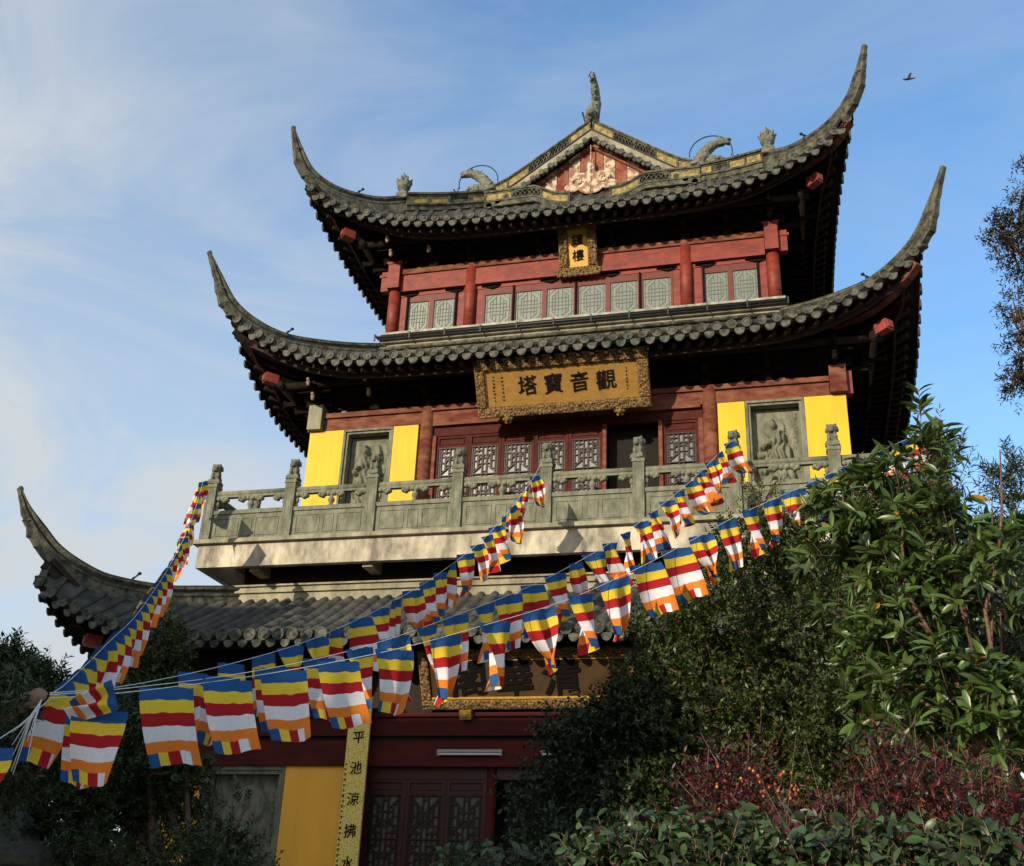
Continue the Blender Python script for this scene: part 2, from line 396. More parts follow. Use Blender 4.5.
    for sxn, syn in ((-1, -1), (1, -1), (1, 1), (-1, 1)):
        hr = MB(); rows = []; acc = 0; n = len(pts)
        dh = Vector((sxn, syn, 0)).normalized(); side = Vector((-dh.y, dh.x, 0))
        for i, (r, z) in enumerate(pts):
            a = pts[max(i-1, 0)]; b = pts[min(i+1, n-1)]
            tg = Vector(((b[0]-a[0])*math.sqrt(2), b[1]-a[1])).normalized(); nn = Vector((-tg.y, tg.x))  # in (d,z) plane, up normal
            p = Vector((sxn*r, syn*r, z))
            if r <= rc-.5: th = T+.10
            elif r <= rc: th = (T+.10)+(.21-T)*((r-rc+.5)/.5)
            else:
                k = (r-rc)/(tip-rc); th = .27*(1-k)**1.1+.06
                ph = (k*4) % 1.0; th *= 1.0+.16*(1-ph)-.06
            w = 1 if r <= rc else 1-.45*(r-rc)/(tip-rc)
            row = []
            full = []
            for hwid, dz in prof:
                d_ = max(dz, -1.0); d_ = -th if dz == -1.0 else dz*(1 if th > .30 else th/.30)
                full.append((hwid*w*cfg.get('rw', 1), d_))
            for hwid, d_ in full: row.append(p + side*hwid + (dh*nn.x + Vector((0, 0, nn.y)))*d_)
            for hwid, d_ in reversed(full[1:]): row.append(p - side*hwid + (dh*nn.x + Vector((0, 0, nn.y)))*d_)
            row.append(row[0])
            rows.append(row)
        nco = len(rows[0])-1
        for j in range(nco):
            jj = min(j, nco-1-j)
            hr.grid([[rw_[j], rw_[j+1]] for rw_ in rows], 1 if jj in (0, 1, 4, 5) else 0, False)  # dark cap; grooves also coloured dark as painted shadow lines
        hr.add(rows[-1][:-1], [tuple(range(len(rows[-1])-1))]); hr.add(rows[0][:-1], [tuple(reversed(range(len(rows[0])-1)))])
        # curled tip
        p = Vector((sxn*tip, syn*tip, ridge[-1][1]-.03)); hr.blob(p+Vector((0, 0, -.01)), (.05, .05, .065))
        # little carved step tiles beneath the horn
        for k in range(3):
            rk = rc+.02+k*.09; zk = interp(ridge, min(rk, tip)) - (T+.10)*(1-k*.2)
            hr.blob((sxn*rk, syn*rk, zk), (.10, .10, .035))
        hh = hr.build('hip_ridge', [M['ridge'], M['ridge_dark']], rf)
        # iron rod clamps
        cl_ = MB(); r_ = cfg['clamp']; zc = interp(ridge, r_)
        c0 = Vector((sxn*r_, syn*r_, zc)); 
        cl_.tube([c0+side*.11-Vector((0, 0, .12)), c0+side*.10+Vector((0, 0, .02)), c0-side*.10+Vector((0, 0, .02)), c0-side*.11-Vector((0, 0, .12))], .012, 5)
        cl_.tube([c0, c0+Vector((-.10*sxn, .02, .10))], .016, 5); cl_.blob(c0+Vector((-.11*sxn, .02, .11)), (.035, .035, .03))
        cl_.build('ridge_clamp', M['wire'], rf)
        # corner beams under the hip
        cb = MB(); pr = None
        hw = cfg['wall']; pts2 = []
        for k in range(9):
            r_ = hw-.1+(rc-.08-hw+.1)*k/8; zz = interp(ridge, r_)-T-.30+.10*(k/8)
            pts2.append(Vector((sxn*r_, syn*r_, zz)))
        for a, b in zip(pts2, pts2[1:]): cb.bar(a, b, .16, .17)
        cb.build('corner_beam', M['rafter'] if sxn < 0 else M['red_worn'], rf)
        rb = cfg['block_r']; zb = cfg['block_z']
        bb = MB(); a = Vector((sxn*(hw-.1), syn*(hw-.1), zb-.06)); b = Vector((sxn*rb, syn*rb, zb)); bb.bar(a, b-(b-a).normalized()*.2, .15, .17); 
        bb.build('hip_beam', M['bracket'], rf)
        b2 = MB(); b2.bar(b-(b-a).normalized()*.2, b+(b-a).normalized()*.06, .17, .19); b2.bar(b+(b-a).normalized()*.06, b+(b-a).normalized()*.09, .12, .13)
        b2.build('beam_end', M['block_red'], rf)
    return rf, deck, zr

roof1 = dict(label='lowest roof, weathered dark tiles', rtop=5.73, ztop=6.80, rc=8.08, qm=7.8, wall=6.6, T=.30, rin=5.55, spacing=.232, tr=.078, drip=.12, clamp=7.0, sag=.15,
    eave=[(0, 5.62), (4, 5.64), (5.4, 5.66), (6.2, 5.75), (6.8, 5.92), (7.4, 6.17), (7.8, 6.42), (8.1, 6.67)],
    ridge=[(5.4, 7.15), (5.73, 7.10), (6.17, 6.99), (6.6, 6.89), (7.28, 6.90), (7.59, 7.03), (7.88, 7.24), (8.1, 7.53), (8.3, 7.80), (8.44, 8.08)], block_r=7.35, block_z=5.75, rw=1.25)
roof2 = dict(label='middle roof above the balcony storey', rtop=4.05, ztop=12.42, rc=6.34, qm=6.3, wall=5.0, T=.34, rin=4.0, spacing=.253, tr=.072, drip=.13, clamp=5.55, sag=.8,
    eave=[(0, 11.17), (2.5, 11.19), (3.85, 11.25), (4.4, 11.35), (4.7, 11.43), (5.15, 11.60), (5.4, 11.72), (5.65, 11.86), (5.9, 12.04), (6.1, 12.2), (6.36, 12.36)],
    ridge=[(3.9, 12.86), (4.17, 12.74), (4.59, 12.57), (5.04, 12.43), (5.5, 12.34), (5.8, 12.38), (6.1, 12.52), (6.33, 12.74), (6.52, 13.10), (6.66, 13.38), (6.78, 13.62)], block_r=5.72, block_z=11.27)
roof3 = dict(label='top roof with a boarded gable', rtop=2.45, ztop=17.22, rc=5.58, qm=5.18, wall=4.05, T=.36, rin=2.42, spacing=.248, tr=.070, drip=.13, clamp=4.75, sag=.9,
    eave=[(0, 14.92), (2.5, 14.95), (3.4, 15.03), (3.85, 15.12), (4.45, 15.29), (4.9, 15.47), (5.2, 15.66), (5.46, 15.86), (5.6, 15.98)],
    ridge=[(2.3, 17.66), (2.45, 17.60), (2.83, 17.33), (3.4, 16.95), (3.96, 16.62), (4.39, 16.33), (4.85, 16.20), (5.2, 16.22), (5.5, 16.42), (5.68, 16.78), (5.80, 17.08), (5.88, 17.30)], block_r=4.86, block_z=15.1)
rf1, dk1, zr1 = make_roof(roof1)
rf2, dk2, zr2 = make_roof(roof2)
rf3, dk3, zr3 = make_roof(roof3)

def bx(name, mt, x0, x1, y0, y1, z0, z1, parent=None, label=None):
    o = MB().box(x0, x1, y0, y1, z0, z1).build(name, mt, parent or TOWER)
    if label: o['label'] = label
    return o
def front_boxes(name, mt, lst, parent=None):
    mb = MB()
    for b in lst: mb.box(*b)
    return mb.build(name, mt, parent or TOWER)

# cores: dark walls behind everything
core = MB()
core.box(-3.9, 3.9, -3.9, 3.9, 12.2, 15.2)
core.box(-4.82, 4.82, -4.6, 4.82, 7.2, 12.2)
core.box(-6.3, 6.3, -5.9, 6.3, 0, 6.6); core.box(-5.65, 5.65, -5.62, 5.65, 6.6, 7.40)  # strip under the balcony kept dark to stand for the shade there
core.build('wall', M['wall_dark'], TOWER)
# side and back walls of each storey (board walls)
for hw, z0, z1 in ((3.97, 13.0, 14.4), (4.9, 7.8, 10.5), (6.45, 0, 4.9)):
    mb = MB()
    mb.box(-hw, -hw+.06, -hw+.1, hw, z0, z1); mb.box(hw-.06, hw, -hw+.1, hw, z0, z1); mb.box(-hw+.06, hw-.06, hw-.06, hw, z0, z1)
    mb.build('side_wall', M['red_worn'], TOWER)

# plaster bands where the roofs meet the walls
for nm, r, z0, z1, mt in (('wall_ridge', 4.10, 12.30, 12.87, M['plaster']), ('wall_ridge', 5.76, 6.70, 7.08, M['plaster'])):
    mb = MB()
    for s in range(4):
        for rr_, a, b in ((r, z0, z1-.14), (r+.05, z1-.14, z1-.10), (r+.02, z1-.10, z1-.03), (r+.07, z1-.03, z1)):
            p = [W(s, -rr_, rr_, a), W(s, rr_, rr_, a), W(s, rr_, rr_, b), W(s, -rr_, rr_, b)]
            i = rr_-.14
            p += [W(s, -i, i, a), W(s, i, i, a), W(s, i, i, b), W(s, -i, i, b)]
            mb.add(p, [(0, 1, 2, 3), (3, 2, 6, 7), (0, 4, 5, 1), (5, 4, 7, 6)])
    mb.build(nm, mt, TOWER)

for k, (z_, r_) in enumerate(((12.60, .045), (12.46, .06))):
    mb = MB()
    for s in range(4): mb.tube([W(s, -4.17, 4.16, z_), W(s, 4.17, 4.16, z_)], r_, 8)
    mb.build('ridge_roll', M['ridge'], TOWER)
# ---------------- third storey
q3 = 4.05
def column(u, q, r, z0, z1, mt, parent=TOWER):
    return MB().tube([(u, -q, z0), (u, -q, z1)], r, 16).build('column', mt, parent)
for u in (-3.93, -2.24, 2.24, 3.93): column(u, q3, .125, 12.95, 14.0 if abs(u) > 3 else 14.42, M['red'])
for u, s in ((-3.93, -1), (3.93, 1)):
    MB().box(u-.13, u+.13, -q3-.19, -q3+.1, 14.04, 14.63).box(u-.16, u+.16, -q3-.21, -q3+.1, 14.63, 14.68).build('corner_block', M['red'], TOWER)
    MB().box(u+s*.131, u+s*.30, -q3-.10, -q3+.06, 14.02, 14.5).box(u+s*.131, u+s*.34, -q3-.12, -q3+.08, 14.36, 14.42).build('beam_end', M['red'], TOWER)
bx('beam', M['red'], -3.79, 3.79, -q3-.06, -q3+.1, 14.0, 14.40)
bx('beam_moulding', M['red_worn'], -3.79, 3.79, -q3-.10, -q3+.1, 14.402, 14.52)
# lintel, sill, jambs
bx('lintel', M['red'], -3.79, 3.79, -q3+.0, -q3+.1, 13.90, 13.975)
for a, b in ((-3.80, -3.66), (-2.52, -2.365), (-2.11, -1.97), (1.97, 2.11), (2.365, 2.52), (3.66, 3.80)): bx('jamb', M['red'], a, b, -q3+.02, -q3+.1, 12.99, 13.90)
bx('sill', M['frame_pale'], -4.12, 4.12, -q3-.13, -q3+.05, 12.93, 12.98)
gt = MB(); gt.tube([(-4.15, -q3-.19, 12.84), (4.15, -q3-.19, 12.84)], .03, 8); gt.tube([(-4.1, -q3-.20, 12.77), (4.1, -q3-.2, 12.77)], .014, 6)
for i in range(12):
    x = -4.2+i*.76; gt.box(x-.015, x+.015, -q3-.23, -q3-.02, 12.875, 12.90)
    gt.box(x-.015, x+.015, -q3-.235, -q3-.215, 12.74, 12.90)
gt.build('light_conduit', M['wire'], TOWER)
def window3(u0, u1):
    z0, z1 = 12.99, 13.9; fr = MB(); y = -q3+.06
    fr.box(u0, u0+.05, y-.05, y, z0, z1); fr.box(u1-.05, u1, y-.05, y, z0, z1)
    fr.box(u0+.05, u1-.05, y-.048, y, 13.745, z1); fr.box(u0+.05, u1-.05, y-.048, y, z0, z0+.04)
    w = obj('window', fr.mesh('window', M['window_red']), TOWER)
    MB().box(u0+.05, u1-.05, y-.02, y-.005, z0+.04, 13.745).build('pane', M['pane_paper'], w)
    ln = MB(); a, b, c, d = u0+.05, u1-.05, z0+.04, 13.745; cx, cz = (a+b)/2, (c+d)/2; yy = y-.024
    P = lambda s, t: (cx+s*(b-a)/2, yy, cz+t*(d-c)/2)
    segs = [((-1, .55), (-.35, .98)), ((1, .55), (.35, .98)), ((-1, -.55), (-.35, -.98)), ((1, -.55), (.35, -.98)),
            ((-.15, -1), (-.15, 1)), ((.15, -1), (.15, 1)), ((-1, .12), (1, .12)), ((-1, -.12), (1, -.12)),
            ((-.6, -.5), (-.6, .5)), ((.6, -.5), (.6, .5)), ((-.6, .5), (-.15, .82)), ((.6, .5), (.15, .82)), ((-.6, -.5), (-.15, -.82)), ((.6, -.5), (.15, -.82)),
            ((-.85, -1), (-.85, 1)), ((.85, -1), (.85, 1)), ((-.4, -.6), (-.4, .6)), ((.4, -.6), (.4, .6)), ((-.6, .36), (.6, .36)), ((-.6, -.36), (.6, -.36))]
    for k, (s, t) in enumerate(segs):
        ln.bar(P(*s), P(*t), .005 + .0003*k, .017, 0, (0, 0, 1))
    ln.build('lattice', M['pane_line'], w)
for a, b in ((-3.66, -3.09), (-3.09, -2.52), (2.52, 3.09), (3.09, 3.66)): window3(a, b)
for i in range(6): window3(-1.97+i*.6567, -1.97+(i+1)*.6567)
for u in (-3.62, -2.55, -1.31, 0.0, 1.31, 2.57, 3.63): bx('window_post', M['bracket'], u-.018, u+.018, -q3-.03, -q3+.008, 12.99, 13.90)
for u in (-3.6, -2.6, -1.8, -.55, .7, 1.85, 2.62, 3.6):
    mb = MB(); mb.add([(u-.22, -q3-.03, 13.975), (u+.22, -q3-.03, 13.975), (u+.18, -q3-.03, 13.92), (u+.02, -q3-.03, 13.87), (u-.16, -q3-.03, 13.93)], [(0, 4, 3, 2, 1)])
    mb.box(u-.2, u+.2, -q3-.03, -q3-.002, 13.93, 13.97)
    mb.build('carved_corner_piece', M['bracket'], TOWER)

# frieze + bracket sets
def brackets(hw, q, z0, us, h=.55, lit=()):
    for s in range(4):
        for u in us:
            b = MB(); tip = MB()
            def B(*a):
                x0, x1, q0, q1, a0, a1 = a
                p0 = W(s, x0, q0, a0); p1 = W(s, x1, q1, a1)
                b.box(min(p0[0], p1[0]), max(p0[0], p1[0]), min(p0[1], p1[1]), max(p0[1], p1[1]), a0, a1)
            B(u-.09, u+.09, q-.05, q+.12, z0, z0+.14)
            B(u-.05, u+.05, q-.05, q+.42, z0+.14, z0+.24); B(u-.28, u+.28, q+.02, q+.12, z0+.14, z0+.24)
            B(u-.07, u+.07, q+.30, q+.44, z0+.24, z0+.32); B(u-.30, u-.19, q+.0, q+.14, z0+.24, z0+.31); B(u+.19, u+.30, q+.0, q+.14, z0+.24, z0+.31)
            B(u-.045, u+.045, q-.05, q+.68, z0+.32, z0+.41); B(u-.34, u+.34, q+.32, q+.41, z0+.32, z0+.40)
            br = b.build('bracket_set', M['bracket'], TOWER)
            for qq, zz in ((q+.45, z0+.19), (q+.71, z0+.37)):
                tip = MB(); c = W(s, u, qq, zz); tip.blob(c, (.045, .045, .07))
                c = W(s, u, qq+.03, zz+.06); tip.blob(c, (.035, .035, .035))
                tip.build('carved_tip', M['bracket_tip'] if (s == 0 and u < -2.9) else M['bracket'], br)  # left tips painted pale as sunlit, the rest dark as shaded
brackets(4.05, 4.05, 14.525, (-3.93, -3.08, -2.24, -.75, .75, 2.24, 3.08, 3.93))
brackets(5.0, 5.0, 10.735, (-4.85, -3.7, -2.62, -.9, .9, 2.62, 3.7, 4.85))
# longitudinal purlins under the eaves
for q, z in ((4.55, 14.96), (5.5, 11.17)):
    mb = MB()
    for s in range(4): mb.tube([W(s, -q-.15, q, z), W(s, q+.15, q, z)], .07, 8)
    mb.build('eave_purlin', M['soffit'], TOWER)
# carved lower bits on top of the beams (fallen scroll work)
mb = MB()
for q, z, hw in ((4.12, 14.53, 3.7), (5.07, 10.73, 4.6)):
    for i in range(26):
        u = -hw+.3+i*(2*hw-.6)/25+random.uniform(-.05, .05)
        if random.random() < .6: mb.blob((u, -q+.03, z+.015), (random.uniform(.04, .09), .03, random.uniform(.02, .04)), seg=(7, 5))
mb.build('beam_scrollwork', M['bracket_tip'], TOWER)

# ---------------- second storey
q2 = 5.0
for u, mt in ((-4.88, M['red_worn']), (-2.63, M['red_worn']), (2.66, M['red_worn']), (4.88, M['red_worn'])): column(u*(.985 if abs(u) > 4 else 1), q2-(.12 if abs(u) > 4 else 0), .13, 7.78, 10.36 if abs(u) > 4 else 10.70, mt)
for s in (-1, 1):
    MB().box(s*4.88-.14, s*4.88+.14, -q2-.2, -q2+.1, 10.36, 10.88).build('corner_block', M['plaster'] if s < 0 else M['red_worn'], TOWER)
    MB().box(s*4.88+s*.141, s*4.88+s*(.24 if s > 0 else .17), -q2-.08, -q2+.08, 10.36, 10.8).build('beam_end', M['red'], TOWER)
bx('beam', M['red_worn'], -4.73, 4.73, -q2-.05, -q2+.1, 10.37, 10.62)
bx('beam_moulding', M['red_worn'], -4.73, 4.73, -q2-.10, -q2+.1, 10.622, 10.72)
bx('lower_moulding', M['red_worn'], -2.5, 2.5, -q2-.07, -q2+.1, 10.31, 10.368)
bx('door_head', M['door_red'], -2.5, 2.52, -q2+.01, -q2+.1, 10.12, 10.308)
for a, b in ((-2.50, -2.43), (.735, .80), (1.74, 1.81), (2.45, 2.53)): bx('door_post', M['red_worn'], a, b, -q2-.02, -q2+.1, 7.79, 10.12)
bx('dark_opening', M['black'], .80, 1.74, -q2+.3, -q2+.38, 7.8, 10.12)
LAT = [((.1, 0), (.1, 1)), ((.9, 0), (.9, 1)), ((.42, 0), (.42, .42)), ((.58, 0), (.58, .42)), ((.42, .62), (.42, 1)), ((.58, .62), (.58, 1)),
       ((.1, .93), (.42, .66)), ((.9, .93), (.58, .66)), ((0, .8), (.28, .8)), ((1, .8), (.72, .8)), ((0, .3), (1, .3)), ((0, .52), (.3, .52)), ((1, .52), (.7, .52)),
       ((.26, .5), (.5, .3)), ((.74, .5), (.5, .3)), ((.26, .3), (.26, .78)), ((.74, .3), (.74, .78)), ((.26, .62), (.74, .62)), ((.42, .42), (.1, .14)), ((.58, .42), (.9, .14)), ((.26, 0), (.26, .2)), ((.74, 0), (.74, .2)), ((.3, .42), (.7, .42)), ((.42, .42), (.42, .62)), ((.58, .42), (.58, .62)), ((.1, .14), (.42, .14)), ((.58, .14), (.9, .14)), ((.42, .9), (.58, .9))]
def lattice(mb, a, b, c, d, y, w=.022, flip=False):
    k = 0
    for (s0, t0), (s1, t1) in LAT:
        if flip: t0, t1 = 1-t0, 1-t1
        mb.bar((a+(b-a)*s0, y, c+(d-c)*t0), (a+(b-a)*s1, y, c+(d-c)*t1), .024+.0005*k, w); k += 1
    for p, q in (((a, c), (b, c)), ((a, d), (b, d)), ((a, c), (a, d)), ((b, c), (b, d))): mb.bar((p[0], y, p[1]), (q[0], y, q[1]), .04+.0005*k, w); k += 1
def door(u0, u1, z1, ztp, zl0, z0, y, mf, mp, mid=None, wl=.022):
    fr = MB(); s = .055
    fr.box(u0, u0+s, y, y+.06, z0, z1); fr.box(u1-s, u1, y, y+.06, z0, z1)
    fr.box(u0+s, u1-s, y+.002, y+.058, z1-.05, z1); fr.box(u0+s, u1-s, y+.002, y+.058, ztp-.05, ztp)
    fr.box(u0+s, u1-s, y+.03, y+.05, ztp, z1-.05); fr.box(u0+s+.04, u1-s-.04, y+.015, y+.03, ztp+.03, z1-.08)
    fr.box(u0+s, u1-s, y+.002, y+.058, zl0-.08, zl0); fr.box(u0+s, u1-s, y+.03, y+.05, z0, zl0-.08)
    d = fr.build('door_leaf', mf, TOWER)
    la = MB(); n = mid or 2; hz = (ztp-.05-zl0)/n
    for i in range(n): lattice(la, u0+s, u1-s, zl0+i*hz, zl0+(i+1)*hz, y+.025, wl, i % 2 == 0)
    la.build('lattice', M['lattice'] if mf is M['door_red'] else M['lattice_ground'], d)
    MB().box(u0+s, u1-s, y+.045, y+.052, zl0, ztp-.05).build('pane', mp, d)
for i in range(5): door(-2.43+i*.633, -2.43+(i+1)*.633-.006, 10.12, 9.92, 8.2, 7.8, -q2+.03, M['door_red'], M['pane_grey'], 3, .017)
door(1.81, 2.45, 10.12, 9.92, 8.2, 7.8, -q2+.03, M['door_red'], M['pane_grey'], 3, .017)
def ypanel(u0, u1, z0, z1, q, mt, n='yellow_panel'):
    return MB().box(u0, u1, -q-.08, -q+.1, z0, z1).build(n, mt, TOWER)
ypanel(-4.99, -4.29, 7.8, 10.35, q2, M['yellow']); ypanel(-3.27, -2.78, 7.8, 10.35, q2, M['yellow'])
ypanel(2.80, 3.27, 7.8, 10.35, q2, M['yellow']); ypanel(4.29, 4.99, 7.8, 10.35, q2, M['yellow'])
# carved relief panels (height fields cut in stone)
def relief(u0, u1, z0, z1, q, bumps, name='relief_panel', depth=.24, fr=.09, res=.014, base=0, seed=0):
    f = MB(); y = -q-.09
    for k, (w, dy) in enumerate(((fr*.5, 0), (fr, .035))):
        a, b, c, d = u0, u1, z0, z1
        a2 = fr*.5 if k else 0
        f.box(a+a2, a+a2+fr*.5, y+dy, -q+.12, c+a2, d-a2); f.box(b-a2-fr*.5, b-a2, y+dy, -q+.12, c+a2, d-a2)
        f.box(a+a2+fr*.5, b-a2-fr*.5, y+dy+.001, -q+.12, d-a2-fr*.5, d-a2); f.box(a+a2+fr*.5, b-a2-fr*.5, y+dy+.001, -q+.12, c+a2, c+a2+fr*.5)
    p = f.build(name, M['stone'], TOWER)
    a, b, c, d = u0+fr, u1-fr, z0+fr, z1-fr; nx = int((b-a)/res); nz = int((d-c)/res); rows = []
    yb = y+depth
    for i in range(nz+1):
        row = []
        for j in range(nx+1):
            s, t = (j/nx), (i/nz); x = a+(b-a)*s; z = c+(d-c)*t; h = 0
            for bm_ in bumps:
                cx, cz, rx, rz, hh, ang, kind = bm_
                dx = (s-cx)*(b-a)/(b-a); dz = (t-cz)*(d-c)/(b-a)
                ca, sa = math.cos(ang), math.sin(ang); ex = (dx*ca+dz*sa)/rx; ez = (-dx*sa+dz*ca)/rz
                e = ex*ex+ez*ez
                if kind == 'e' and e < 1: h = max(h, hh*math.sqrt(1-e))
                elif kind == 'd' and e < 1: h = max(h, hh*(1 if e < .9 else .6))
                elif kind == 'r' and .78 < e < 1: h = max(h, hh)
                elif kind == 'b' and abs(ex) < 1 and abs(ez) < 1: h = max(h, hh)
                elif kind == 'f' and e < 1: h = max(h, hh*math.sqrt(1-e)*(1+.28*math.sin(ex*9+ez*2+math.sin(ez*5))))
                elif kind == 't' and abs(ex) < 1 and abs(ez) < 1:
                    h = max(h, hh*.4 + (hh if noise.noise(Vector((s*46, t*60, seed))) > .12 and abs(ex) < .7 and (ez*7 % 1) > .2 else 0))
                elif kind == 'w' and e < 1: h = max(h, hh*(.5+.5*math.sin(ez*14+math.sin(ex*6)*1.5)))
            h = h*1.5 + .004*noise.noise(Vector((x*14, z*14, seed)))
            row.append((x, yb-h, z))
        rows.append(row)
    MB().grid(rows).build('carved_figure', M['stone_dark'] if base else M['stone'], p)
    return p
# standing figure with a crescent shaped ribbon (left), seated robed figure with halo (right)
relief(-4.285, -3.275, 7.95, 10.35, q2, [(.40, .85, .085, .11, .11, 0, 'e'), (.40, .895, .05, .055, .10, 0, 'e'), (.43, .745, .15, .20, .11, .1, 'f'), (.47, .60, .20, .30, .12, 0, 'f'), (.48, .40, .25, .40, .11, 0, 'f'),
    (.24, .71, .13, .055, .08, .5, 'f'), (.64, .74, .15, .06, .09, -.6, 'f'), (.74, .83, .045, .26, .07, .2, 'e'), (.16, .67, .07, .09, .07, 0, 'f'), (.72, .62, .12, .24, .08, .2, 'f'), (.62, .70, .06, .10, .10, 0, 'e'),
    (.26, .52, .12, .26, .07, -.2, 'f'), (.5, .14, .42, .22, .05, 0, 'w'), (.90, .80, .05, .42, .018, 0, 't')], seed=3)['label'] = 'relief of a standing figure with a curved ribbon'
relief(3.275, 4.285, 7.95, 10.35, q2, [(.46, .83, .23, .23, .035, 0, 'd'), (.44, .845, .085, .11, .11, .2, 'e'), (.43, .885, .05, .05, .10, 0, 'e'), (.53, .73, .16, .22, .11, -.25, 'f'), (.58, .58, .22, .34, .12, -.15, 'f'),
    (.60, .40, .26, .36, .11, 0, 'f'), (.34, .70, .16, .07, .09, .5, 'f'), (.20, .67, .09, .09, .08, 0, 'f'), (.26, .60, .13, .09, .08, 0, 'f'), (.14, .60, .07, .10, .07, 0, 'e'), (.36, .55, .14, .14, .08, 0, 'f'), (.2, .48, .13, .12, .07, 0, 'f'),
    (.5, .14, .44, .24, .05, 0, 'w'), (.88, .80, .055, .42, .02, 0, 't')], seed=5)['label'] = 'relief of a robed figure with a halo and a column of writing'

# ---------------- balcony
S = MB(); sw = 6.28
def ringbox(mb, ro, ri, z0, z1, mi=0):
    mb.box(-ro, ro, -ro, -ri, z0, z1, mi); mb.box(-ro, ro, ri, ro, z0, z1, mi); mb.box(-ro, -ri, -ri, ri, z0, z1, mi); mb.box(ri, ro, -ri, ri, z0, z1, mi)
ringbox(S, sw, sw-.12, 7.28, 7.70)
for s_ in (-1, 1): S.box(s_*(sw-.121), s_*(sw-.62), -sw+.121, sw-.121, 7.31, 7.70)
BAL = S.build('balcony', M['concrete'], TOWER)
L2 = MB(); ringbox(L2, sw+.09, sw-.3, 7.702, 7.775); L2.build('slab_lip', M['plaster'], BAL)
F_ = MB(); ringbox(F_, sw-.301, 4.7, 7.62, 7.772); F_.box(-sw+.63, sw-.63, -sw+.122, -5.0, 7.42, 7.5); F_.build('balcony_floor', M['soffit'], BAL)
for u in (-5.2, -3.1, -1.0, 1.0, 3.1, 5.2):
    for s in (0, 2):
        B_ = MB()
        
        q_in, q_out = 5.70, 6.155
        lo, hi = W(s, u-.09, q_in, 7.30), W(s, u+.09, q_out, 7.42)
        B_.box(lo[0], hi[0], lo[1], hi[1], 7.22, 7.415)
        B_.build('cantilever_beam', M['plaster'], BAL)

def lion_mesh():
    b = MB()
    b.box(-.10, .10, -.10, .10, 0, .05); b.box(-.085, .085, -.085, .085, .05, .075)
    b.blob((0, .03, .16), (.075, .085, .11)); b.blob((-.045, -.05, .13), (.028, .03, .09)); b.blob((.045, -.05, .13), (.028, .03, .09))
    b.blob((-.05, .04, .10), (.04, .065, .05)); b.blob((.05, .04, .10), (.04, .065, .05))
    b.blob((0, -.01, .27), (.085, .08, .08)); b.blob((0, -.07, .255), (.05, .05, .04)); b.blob((0, -.075, .225), (.035, .04, .018))
    for a in range(7):
        an = a/6*math.pi; b.blob((math.cos(an)*.07, .03, .27+math.sin(an)*.075), (.028, .03, .028))
    for s in (-1, 1): b.blob((s*.055, -.03, .335), (.02, .02, .02)); b.blob((s*.03, -.10, .285), (.014, .012, .014))
    b.blob((0, .09, .22), (.035, .03, .07))
    o = fused(b, 'lion_finial', M['stone_dark'], .009, wob=.008, wsc=45)
    me = o.data; bpy.data.objects.remove(o); return me
LION = lion_mesh()
post = MB()
post.box(-.095, .095, -.095, .095, 7.776, 8.80)
for s in (-1, 1):
    post.box(-.06, .06, s*.096-.004, s*.096+.004, 7.9, 7.93); post.box(-.06, .06, s*.096-.004, s*.096+.004, 8.70, 8.73)
    post.box(-.06, -.045, s*.096-.004, s*.096+.004, 7.93, 8.70); post.box(.045, .06, s*.096-.004, s*.096+.004, 7.93, 8.70)
post.box(-.11, .11, -.11, .11, 8.80, 8.84); post.box(-.10, .10, -.10, .10, 8.84, 8.875)
POST = post.mesh('baluster_post', M['stone'])
def cloud_mesh(full):
    b = MB()
    for s in ((-1, 1) if full else (1,)):
        for dx, dz, r in ((.05, .0, .055), (.13, .0, .062), (.205, -.02, .052), (.165, -.05, .038)): b.blob((s*dx, -.01, dz), (r, .06, r*.9), seg=(9, 7))
    b.box(-.2 if full else 0, .2, -.035, .035, .0, .045)
    if full: b.lathe((0, 0, -.24), [(.04, 0), (.05, .02), (.03, .045), (.055, .09), (.062, .12), (.05, .155), (.028, .18), (.03, .2), (.05, .22), (.05, .24)], 12)
    else: b.blob((.03, 0, -.10), (.035, .04, .06)); b.blob((.02, 0, -.19), (.03, .035, .04))
    return b.mesh('cloud_baluster' if full else 'cloud_bracket', M['stone'])
CLF, CLH = cloud_mesh(True), cloud_mesh(False)
PS = 6.2
us = [-6.2+1.55*i for i in range(9)]
